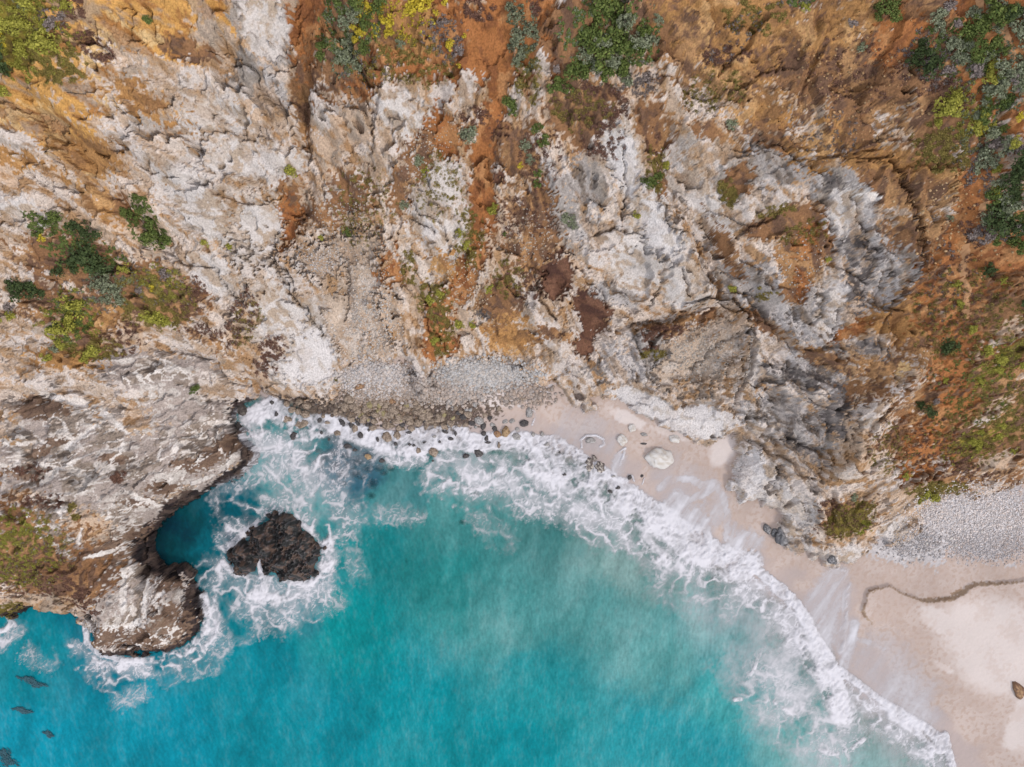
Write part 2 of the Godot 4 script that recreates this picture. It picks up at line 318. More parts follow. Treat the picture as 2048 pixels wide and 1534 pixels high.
[10,-50.61,35.41,4.89,0.29,-.13,0.98,0.6],
[16,-47.03,25.26,0.38,0.1,-.02,2.64,0.25],
[16,-46.2,27.75,0.32,-.04,0.07,0.89,0.3],
[16,-44.7,27.55,0.33,0,-.08,3.6,0.25],
[16,-47.98,33.86,1.78,-1,-.58,1.11,0.3],
[16,-47.75,29.8,4.53,-1.3,-.13,0.62,0.6],
[7,-42.02,27,2.09,0.47,0.09,3.75,0.3],
[16,-42.26,27.26,1.8,1.21,-.05,0.17,0.6],
[16,-42.6,25.41,0.94,-.91,0.17,0.18,0.6],
[16,-41.14,28.18,0.17,0.09,-.18,1,0.5],
[16,-50.14,30.43,3.21,-.47,-.53,0.87,0.7],
[0,-40.08,28.23,0.2,0.02,0.13,2.04,0.5],
[0,-41.16,30.87,0.89,-1.36,0.09,0.23,0.5],
[16,-48.44,20.19,1.42,-.24,0.02,0.25,0.6],
[16,-47.21,20.01,0.71,-.36,0.03,0.26,0.6],
[16,-50.44,17.9,0.17,0.06,-.25,0.96,0.5],
[8,-16.58,-9.93,3.91,-.37,0.06,7.2,0.7],
[3,-13.67,-12.1,2.06,0.01,-.35,3.2,0.6],
[8,-19.7,-6.51,2.38,-.02,-.37,4.14,0.35],
[0,-13.42,-8.81,2.7,0,-.28,3.39,0.6],
[3,-9.01,-7.68,1.64,0.2,-.85,4.26,0.4],
[9,-8.94,-7.91,0.71,-.01,-.06,0.91,0.6],
[0,-3.86,-7.66,3.39,1.21,-1.31,3.24,0.6],
[0,-10.15,-12.08,2.14,0.74,-.99,1.96,0.6],
[0,-1.4,-12.07,2.22,1.74,-1.52,1.63,0.7],
[0,2.18,-5.88,5.55,2.49,-1.5,3.2,0.5],
[1,2.73,-9.33,2.07,-1.19,1.21,1.96,0.6],
[1,5.2,-4.66,2.87,-1.04,1.32,3.36,0.5],
[21,-.24,-5.32,3.44,1.23,-.63,1.67,0.7],
[21,-1.44,-8.22,2.81,1.01,-.42,1.06,0.7],
[9,5.09,-12.25,2.03,0.36,-.38,2.51,0.3],
[9,9.45,-8.6,2.35,-.57,1.02,2.83,0.3],
[9,8.9,-5.07,1.52,0.1,-.16,2.54,0.35],
[1,7.54,-7.12,0.73,-.21,0.56,1.83,0.4],
[5,-3.24,-8.23,1.01,0.36,-.31,0.74,0.6],
[1,-11.33,-.43,1.54,-.87,1.56,2.95,0.3],
[1,8.73,0.19,1.48,-.21,0.59,3.71,0.4],
[4,5.19,-5.85,2.43,0.37,-.13,0.71,0.6],
[1,13.11,-12,3.98,0.99,-.29,1.53,0.4],
[6,12.11,-10.4,3.38,1.16,-.35,1.22,0.5],
[0,11.47,-2.9,1.77,0.02,0.1,3.06,0.6],
[6,13.92,-1.66,4.11,1.13,-.62,2.95,0.5],
[4,18.38,-6.43,4.12,-.57,0.19,1.31,0.6],
[9,17.81,-6.44,2.59,-.34,0.07,0.6,0.8],
[8,21.72,-2.87,3.16,-2.88,2.5,2.77,0.6],
[8,25.45,-4.6,1.63,-2.02,1.75,1.93,0.6],
[6,15.52,-4.67,2.38,0.43,-.23,1.77,0.6],
[1,16.52,2.05,5.07,2.36,-.68,1.7,0.4],
[1,23.29,4.52,4.68,0.38,-.04,2.19,0.35],
[1,28.08,-2.77,1.44,0.28,-.29,4.03,0.4],
[6,30.99,-8.5,6.71,5.02,-1.46,2.68,0.45],
[4,31.97,-11.13,2.16,0.04,0.32,2.43,0.35],
[3,32.52,-11.12,1.08,0.02,0.17,1.63,0.8],
[6,35.37,-8.31,2.29,0.06,0.44,4.41,0.4],
[1,35.53,-9.4,1.4,0.31,-.19,3.22,0.4],
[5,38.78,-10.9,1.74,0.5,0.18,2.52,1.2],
[6,41.06,-9.19,2.17,0.6,0.3,4.04,0.5],
[3,38.04,-6.02,1.95,-1.33,0.4,0.68,0.7],
[4,43.34,-7.46,2.64,1.2,-.33,2.92,0.5],
[6,33.63,-1.58,5.56,3.49,-.88,2.51,0.5],
[4,35.51,-2.71,3.25,1.74,-.24,0.92,0.6],
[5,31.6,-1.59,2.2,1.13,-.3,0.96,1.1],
[1,30.31,-4.52,1.3,-.49,1.21,2.72,0.5],
[5,38.4,3.06,3.45,1.79,-.76,3.21,0.6],  # dark patch paints the shade on the west face of the buttress
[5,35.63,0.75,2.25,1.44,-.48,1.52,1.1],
[4,39.9,1.3,2.11,-.02,0.02,2.82,1],
[4,41.04,-1.51,3.47,0.81,-.12,1.92,0.5],
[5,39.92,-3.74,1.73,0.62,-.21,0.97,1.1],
[6,32.19,4.98,5.25,3.76,-1.71,3.03,0.4],
[5,38.54,4.8,1.69,1.23,-.43,1.83,0.5],  # more of the painted shade on the buttress face
[6,31.47,11.16,3.92,3.45,-2.11,3.53,0.4],
[1,29.37,11.91,1.97,1.17,-1.14,2.85,0.5],
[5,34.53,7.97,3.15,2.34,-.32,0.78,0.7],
[2,42.25,-.93,0.57,0.18,-.34,2.44,0.5],
[0,41.97,4.73,2.77,-1.74,2.29,2.58,0.5],
[1,40.43,3.53,1.04,-.88,0.94,1.25,0.6],
[1,44.2,0.72,1.62,-1.43,2.42,1.94,0.5],
[3,48.59,-5.74,5.28,-3.78,4.05,5.02,0.5],
[4,50.94,-6.7,2.09,-1.7,2.3,2.65,0.9],
[0,51.35,-.39,1.31,-1.78,0.5,0.42,1.2],
[4,50.62,1.86,5.91,-4.56,4.72,5.01,0.45],
[3,47.08,-2.59,2.27,-2.08,1.71,1.67,0.6],
[4,55.08,7.91,7.38,-2.23,2.6,3.69,0.5],
[0,42.98,9.65,4.45,-2.34,2.69,3.47,0.5],
[1,45.68,10.32,3.05,-1.55,1.09,1.46,0.6],
[0,47.69,4.79,1.62,-1.91,0.95,0.82,0.9],
[0,51.69,-4.66,1.37,-1.46,0.69,0.68,1],
[0,53.63,3.61,1.58,-2.28,0.82,0.63,0.7],
[1,50.76,9.78,1.11,0.2,0.54,2.55,0.6],
[0,39.85,15.37,3.48,-.69,1.05,2.92,0.5],
[0,39.53,18.38,3.21,0.61,0.1,2.02,0.5],
[6,33.54,15.06,1.98,-2.46,2.92,3.37,0.25],
[6,29.34,10.05,2.78,1.02,-1.32,5.42,0.2],
[6,35.35,19.55,2.16,1.25,-.49,1.58,0.3],
[4,40.62,16.04,2.74,-1.1,1.21,2.2,0.7],
[1,41.65,21.14,2.74,-.51,0.49,1.48,0.4],
[1,47.34,18.23,2.3,0.43,0.03,1.97,0.4],
[4,53.55,11.8,5.1,-.37,0.57,1.2,0.6],
[19,51.93,12.77,2.74,0.07,0.3,0.81,0.6],
[19,41.42,16.73,1.97,-1.29,1.16,1.49,0.8],
[0,57.84,9.86,1.94,-.88,0.77,0.98,1],
[20,23.01,4.84,5.01,0.41,-.03,1.88,0.25],
[20,16.55,2.55,4.26,1.9,-.52,1.38,0.3],
[20,15.14,-17.11,2.67,-.96,2.25,3.75,0.4],
[20,11.69,-22.86,1.73,-.29,1.52,3.39,0.3],
[20,19.75,-11.81,3.27,1.55,-1.04,2.09,0.45],
[20,14.17,-12.78,3.3,1.12,-.45,1.64,0.5],
[20,-23.32,-33.95,1.72,-.85,0.25,2.49,0.3],
[20,-24.8,-2.88,1.94,2.77,-3.11,2.43,0.35],
[20,-32.72,-11.8,2.91,2.32,-1.08,1.25,0.5],
[20,-27.63,-23.31,4.72,0.02,-.51,1.82,0.5],
[20,-30.39,-26.51,3.19,0.43,-.75,1.51,0.7],
[20,-27.5,-17.65,1.79,-.75,0.25,2.56,0.4],
[20,-33.36,-19.09,1.84,-1,1.69,3.07,0.5],
[20,35.46,-8.58,1.44,0.25,-.08,3.37,0.35],
[20,35,-17.97,1.45,1.22,-.53,1.19,0.6],
[20,29.09,11.3,1.4,0.85,-1.08,2.53,0.5],
[20,-8.86,-19.28,1.68,0.64,-1.85,2.97,0.6],
[20,-7.47,-16,1.82,0.2,-.76,2.95,0.5],
[20,-11.06,-26.87,1.91,0.16,-.52,1.57,0.7],
[20,-50.95,-17.81,2.05,0.53,-.77,1.18,0.6],
[20,20.47,-19.98,1.26,-.36,2.29,3.39,0.5],
[20,28.14,-2.19,1,0.19,-.22,3.18,0.5],
[20,-27.41,-8.68,2.31,2.73,-2.06,1.82,0.6],
[20,41.67,21.34,2.2,-.4,0.34,1.07,0.4],
[20,47.35,18.36,1.9,0.35,0.02,1.58,0.4],
[19,53.26,6.64,3.96,-2.33,0.93,1.02,0.9],
[19,52.52,-2.56,1.45,-2.05,0.73,0.61,0.9],
[21,24.18,-26.97,4.14,1.25,-.27,1.31,0.8],
[4,20.75,-25.14,2.74,0.84,-.13,0.59,1.2],
[4,27.83,-24.31,2.95,0.97,-.09,0.87,1],
[4,14.01,-26.24,2.67,-.28,0.19,1.17,0.9],
[21,30.33,-23.76,1.7,1.2,-.83,1.19,1],
[3,48.22,8.15,2.22,-1.53,1.72,1.86,1],
[4,44.35,5.38,2.18,-1.48,1.24,1.36,1],
[3,49.02,3.61,2.35,-1.76,1.7,1.84,0.9],
[4,44.21,-3.68,2.47,0.02,-.33,2.2,0.9],
[21,41.66,-7,1.8,0.07,0.21,2.17,1.1],
[4,-16.7,-20.16,1.96,0.36,-.89,2.21,1.1],
[4,-11.73,-20.72,1.06,0.32,-1.19,2.5,1.1],
[4,-20.78,-18.17,2.12,0.08,-.29,1.3,1.1],
[21,-42.89,-22.75,2.62,1.54,-1.35,1.03,1],
[4,1.9,-23.01,1.56,0.16,0.06,2.93,1],
[21,-8.27,-13.04,1.75,0.03,-.15,1.49,1],
[4,-1.42,-9.9,1.53,0.84,-1.21,1.91,1.1],
[21,-35.37,-27.21,2.77,0.83,-.56,0.98,1],
[21,-49.17,-22.29,2.42,0.84,-.56,0.64,1],
[0,-23.81,-26.53,1.84,0.85,-.52,0.59,1],
[4,-41.14,-18.68,1.4,1.43,-.42,0.61,1.1],
[4,-35.61,-5.13,2.13,1.17,-.46,0.73,1.1],
[21,-51.77,-2.69,3.12,0.58,-.29,0.9,1.1],
[4,24.07,-15.09,0.39,-.21,1.74,2.24,1.1],
[4,20.73,-7.61,3.5,-.61,0.13,0.71,1],
[4,29.47,-6.81,2.8,2.03,-.33,0.48,1],
[23,23.31,4.9,5.18,0.42,-.02,2.01,0.15],
[23,16.87,2.8,4.54,2.02,-.47,1.27,0.2],
[23,-24.7,-2.76,1.48,2.13,-2.49,1.96,0.3],
[23,11.72,-22.66,1.23,-.18,1.25,2.8,0.4],
[23,15.7,-16.85,1.61,-.56,1.61,2.65,0.5],
[20,29.34,10.05,2.67,0.68,-.83,5.25,0.3],
[1,31.67,8.09,2.64,2.01,-.69,1.23,0.7],
[23,28.83,11.32,1.71,0.61,-.77,3.03,0.4],
[20,33.36,15.43,1.74,-2.16,2.26,2.64,0.4],
[6,34.07,9.81,1.85,1.35,-.84,1.54,0.8],
[1,35.38,11.95,2.47,1.73,-.61,1.26,0.8],
[1,28.21,6.37,1.68,-.04,0.25,1.54,0.6],
[20,39.25,21.63,2.42,-.05,0.12,0.82,0.5],
[10,-40.27,29.18,0.81,0.15,-.19,4.02,0.6],
[10,-45.69,35.09,4.02,-.87,-.26,1.24,0.6],
[10,-54.12,34.22,1.5,0.75,-.6,1.13,0.7],
[10,-43.32,23.48,2.25,0.59,0.25,0.37,0.6],
[10,-32.98,8.72,0.41,0.07,-.14,2.61,0.6],
[10,-35.34,11.67,1.83,-1.04,-.12,0.83,0.6],
[15,-42.6,29.99,2.12,0.5,-.58,2.3,0.8],
[15,-42.33,24.68,1.5,0.23,0.27,0.72,0.9],
[15,-50.67,31.38,3,-.35,-1.65,1.69,0.9]
]
const BEACH_PATCHES := [
[18,-16.06,1.14,6.01,0,0,3.48,0.6],
[13,-17.64,-.76,4.43,0,0,1.9,0.3],
[13,-3.41,-.76,6.3,0.55,-.21,2.39,0.6],
[18,-8.47,3.48,4.74,0,0,1.9,0.7],
[18,-25.54,3.35,5.67,0.5,-.17,1.89,0.3],
[12,-1.52,1.77,2.8,-.49,0.22,1.25,0.5],
[12,26.3,8.41,1.42,0.82,-1.07,1.86,0.15],
[12,20.61,6.39,4.27,1.15,-.16,0.61,0.4],
[12,14.29,4.3,3.44,1.6,-.32,0.69,0.5],
[13,57.91,16.94,11.34,-.99,0.36,4.16,0.6],
[13,49.69,20.42,5.04,0.44,-.19,2.14,0.5],
[12,61.7,33.06,8.59,4.01,-2.67,5.73,0.12],
[12,64.23,42.55,2.49,0.44,-.88,4.98,0.25],
[12,53.49,29.9,3.29,1.9,-.79,1.37,0.4],
[12,59.18,29.27,4.36,0.77,-.44,2.49,0.2],
[12,54.12,35.59,1.31,0.76,-.32,0.55,0.5]
]
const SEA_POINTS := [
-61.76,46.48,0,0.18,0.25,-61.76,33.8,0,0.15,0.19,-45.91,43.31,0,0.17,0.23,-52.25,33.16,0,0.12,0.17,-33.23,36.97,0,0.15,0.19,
-44.01,19.85,0,0.02,0.03,-44.77,18.58,0,0.02,0.02,-43.06,18.26,0,0.02,0.04,-45.28,21.43,0,0.02,0.03,-42.74,21.12,0,0.04,0.05,  # near-black cove values paint in the shade and reflection of the cliff
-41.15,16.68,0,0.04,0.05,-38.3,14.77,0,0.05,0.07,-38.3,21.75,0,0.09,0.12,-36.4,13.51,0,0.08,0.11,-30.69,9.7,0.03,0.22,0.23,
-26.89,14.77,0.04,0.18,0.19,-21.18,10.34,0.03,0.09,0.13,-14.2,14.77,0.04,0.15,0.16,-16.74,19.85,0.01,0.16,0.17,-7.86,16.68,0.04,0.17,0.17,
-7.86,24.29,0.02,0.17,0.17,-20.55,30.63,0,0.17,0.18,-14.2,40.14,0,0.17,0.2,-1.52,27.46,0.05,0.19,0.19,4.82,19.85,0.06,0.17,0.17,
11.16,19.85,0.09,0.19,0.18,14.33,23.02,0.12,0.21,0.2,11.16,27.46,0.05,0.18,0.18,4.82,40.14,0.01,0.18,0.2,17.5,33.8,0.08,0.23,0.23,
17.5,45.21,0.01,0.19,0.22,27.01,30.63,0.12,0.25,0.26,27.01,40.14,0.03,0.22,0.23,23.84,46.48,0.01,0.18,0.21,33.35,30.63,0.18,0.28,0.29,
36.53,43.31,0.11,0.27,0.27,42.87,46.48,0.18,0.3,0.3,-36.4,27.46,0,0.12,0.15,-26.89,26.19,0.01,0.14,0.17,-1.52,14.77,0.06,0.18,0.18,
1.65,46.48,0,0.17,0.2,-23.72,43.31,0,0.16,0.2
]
const FOAM_LINES := [
["S",0.75,0.7,-24.33,4.5,-21.16,5.64,-17.99,6.02,-14.82,6.65,-11.02,6.02,-5.95,6.02],
["S",0.67,1.73,-33.19,4.31,-30.34,2.85,-26.86,5.89,-23.06,4.94,-19.26,6.4,-16.09,7.48,-12.29,8.11,-8.49,7.16,-4.05,7.48,1.01,7.16,5.45,7.98,8.62,10.01],
["L",0.9,1.14,-11.34,9.38,-13.24,10.01,-15.14,9.38],
["S",0.68,2.92,3.55,10.33,9.88,11.91,14.95,14.76,19.38,17.93,23.82,20.78],
["S",0.74,2.66,22.55,20.46,26.35,22.05,29.52,23],
["L",1,2.16,26.35,23.63,32.05,26.8,35.22,29.96,37.12,33.76],
["S",0.79,0.95,26.99,21.73,29.52,22.68,32.69,24.9,35.22,27.11,36.81,29.33,39.02,33.13,40.61,35.66],
["L",0.9,1.9,40.92,38.2,45.36,41.37,50.43,44.53,54.23,48.33],
["S",0.79,0.57,40.61,35.66,42.82,37.25,46.62,40.1,51.06,42.63,54.23,44.85,55.3,46.75,56,49.28],
["S",0.88,0.57,54.86,44.53,55.05,45.8,54.23,46.43],
["S",0.68,2.18,37.44,32.18,39.02,35.66,40.61,38.2,41.87,41.68],
["M",0.72,0.89,43.39,30.41,42.82,33.13,41.87,35.98],
["T",1.15,0.57,43.39,30.41,43.08,32.18,42.51,34.08,41.87,35.98,40.61,36.93],
["T",1.02,0.57,41.81,23.63,42.19,26.16,42.06,29.96,41.56,33.76],
["S",0.45,0.25,40.92,23.31,42.06,23.63,42.38,26.16,42.19,29.96,41.81,33.76],
["S",0.63,1.2,48.52,42,51.69,43.9,53.59,45.8],
["M",0.8,4.76,33.95,33.13,35.86,38.83,39.66,42.63],
["M",0.56,3.8,28.89,36.3,33.95,42.63,39.02,46.43],
["M",0.56,3.49,44.72,40.1,47.89,43.27,51.06,46.43],
["M",0.48,3.8,30.15,27.43,33.95,31.86],
["M",0.4,5.07,20.65,23,26.99,27.43],
["M",0.56,2.54,49.16,38.2,51.69,42],
["S",0.38,0.44,35.73,31.99,33.45,33.45,31.29,34.52,30.66,36.43,29.39,37.88],
["S",0.41,0.51,28.25,40.1,30.15,39.78,33.45,40.61,35.98,42.13,37.63,44.03],
["S",0.41,0.57,39.15,46.43,40.92,47.19,42.82,46.43,44.6,45.17],
["L",0.5,3.8,32.69,38.2,36.49,43.27,41.56,45.17],
["T",0.96,1.78,40.42,24.26,40.16,27.43,39.78,31.23,39.34,33.45],
["T",0.83,2.03,38.07,29.65,39.66,26.16],
["T",1.02,0.57,18.62,13.24,19.7,12.35,20.71,11.91,22.62,11.97,23.95,12.86,25.34,12.61,26.16,13.49,26.67,14.51,27.05,16.34,27.05,19.45],
["T",1.22,0.51,20.65,14.13,22.55,14.76,24.14,13.81,25.4,12.99],
["T",1.34,2.28,20.65,16.03,22.87,17.29,23.82,19.51],
["T",0.77,1.27,26.35,14.76,25.72,17.29],
["T",1.15,1.52,27.94,20.46,30.15,19.7],
["T",1.02,0.32,26.99,16.03,26.99,19.83],
["T",0.77,0.25,28.13,17.61,27.75,19.83],
["T",0.77,0.51,43.77,32.37,45.67,32.88,46.94,33.51],
["T",0.64,2.54,48.52,39.47,51.06,42],
["T",0.51,3.17,46.62,33.76,51.06,38.83],
["T",0.38,2.54,19.38,10.33,22.55,12.86],
["T",0.45,2.85,7.98,5.26,11.15,6.52],
["S",0.74,0.16,8.81,8.11,8.74,7.16,9.38,6.59,10.52,6.52,11.47,6.97,11.72,7.67,11.15,7.98],
["S",0.54,0.16,2.53,5.26,2.91,4.31,2.85,3.48,2.41,3.23],
["S",0.54,0.19,13.37,8.74,14.32,8.11,14,9.38,13.68,10.33],
["S",0.54,0.16,14.63,11.47,15.27,11.72,15.46,12.35],
["S",0.45,0.13,16.72,11.97,16.53,12.73],
["T",0.9,0.89,13.68,9.38,13.18,11.28],
["S",0.56,0.63,-54.1,30.28,-53.97,32.81,-52.2,34.27,-49.03,35.16,-44.6,35.03,-41.3,33.76,-39.21,31.74,-38.39,29.2,-38.9,26.8],
["L",0.85,1.4,-55.37,33.76,-53.78,35.35,-50.3,36.3,-45.86,36.17,-40.8,34.71,-37.95,32.18,-37.25,29.01],
["S",0.45,1.01,-52.83,35.35,-50.93,36.62,-51.88,37.88],
["L",0.6,1.27,-53.15,36.93,-50.3,38.2],
["S",0.41,0.44,-37.76,27.11,-37,29.33,-37.5,31.86,-39.21,33.76,-41.43,35.35],
["M",0.48,1.01,-38.26,27.43,-37.63,29.96,-38.58,32.5],
["L",0.35,1.65,-43.96,36.93,-38.26,35.66,-36.36,32.5],
["S",0.54,0.57,-66.14,31.74,-64.24,31.23,-63.35,30.28,-63.73,29.65],
["L",0.6,1.4,-64.87,32.81,-62.97,31.36],
["S",0.45,0.25,-61.07,28.57,-61.38,29.2],
["S",0.56,0.63,-36.24,21.09,-34.59,19.51,-32.88,18.24,-30.98,16.66],
["S",0.52,0.63,-36.68,22.68,-35.09,24.26,-32.56,24.77,-30.34,24.77,-28.13,25.21,-25.59,25.4,-24.33,23.63,-23.69,21.09,-24.33,19.51,-26.54,17.93],
["S",0.47,1.31,-32.88,26.8,-30.66,27.43,-28.44,26.8],
["S",0.74,0.76,-29.27,21.86,-26.86,21.86,-25.09,21.09],
["S",0.63,0.63,-32.24,22.24,-31.61,24.26,-31.29,26.16],
["S",0.45,1.01,-24.33,24.9,-23.06,22.36,-23.38,19.83],
["L",0.9,1.27,-37,23,-34.46,25.53,-29.39,26.48,-24.96,26.16,-23.06,23,-23.82,18.88,-26.86,16.98],
["L",0.7,2.85,-37,24.26,-33.19,27.75,-29.39,29.01,-24.33,26.8],
["L",0.8,1.9,-36.05,19.83,-32.56,16.66,-29.39,15.08],
["L",0.55,3.8,-34.46,14.76,-29.39,12.86,-24.33,14.76,-21.79,17.29],
["M",0.4,3.17,-33.19,26.8,-28.13,26.8],
["M",0.4,1.9,-23.06,22.36,-23.69,25.53],
["L",0.85,3.49,-32.56,6.52,-29.39,7.16,-25.59,8.43],
["L",0.6,4.12,-30.66,10.96,-26.86,12.23,-23.06,12.23],
["S",0.5,1.2,-33.19,4.94,-32.56,6.21,-30.66,5.26],
["S",0.38,1.09,-26.86,10.64,-24.33,9.69,-23.06,12.23],
["L",0.5,1.9,-23.06,7.79,-19.26,8.11,-15.46,9.06],
["M",0.48,3.8,-30.66,8.43,-26.86,12.23],
["L",0.85,3.17,-8.49,11.59,-4.69,12.86,-2.15,11.59],
["S",0.45,1.2,-7.86,11.91,-5.95,13.18,-4.69,13.81],
["L",0.9,3.49,1.01,12.23,4.81,14.13,9.88,16.03,14.95,18.56],
["M",0.56,3.17,-7.86,10.33,-1.52,11.59,4.81,13.49,12.42,17.29,17.48,20.46],
["S",0.54,1.42,16.85,19.83,18.12,21.73,19.38,22.36],
["L",0.7,2.54,1.01,13.81,2.28,15.39],
["L",0.8,2.54,22.55,23,26.35,24.26,30.15,26.16],
["L",0.5,3.8,20.65,23.63,26.99,26.16],
["L",0.28,1.9,-61.07,34.4,-59.17,35.35],
["L",0.3,1.65,-49.66,40.1,-47.13,39.47],
["L",0.3,1.52,-33.83,31.86,-29.39,29.96],
["L",0.3,1.65,-16.72,16.66,-12.29,16.66],
["L",0.28,1.9,-4.05,17.29,-.89,19.83],
["L",0.25,1.52,-20.52,21.73,-19.57,24.26],
["L",0.25,1.27,-26.86,28.38,-21.79,27.75]
]
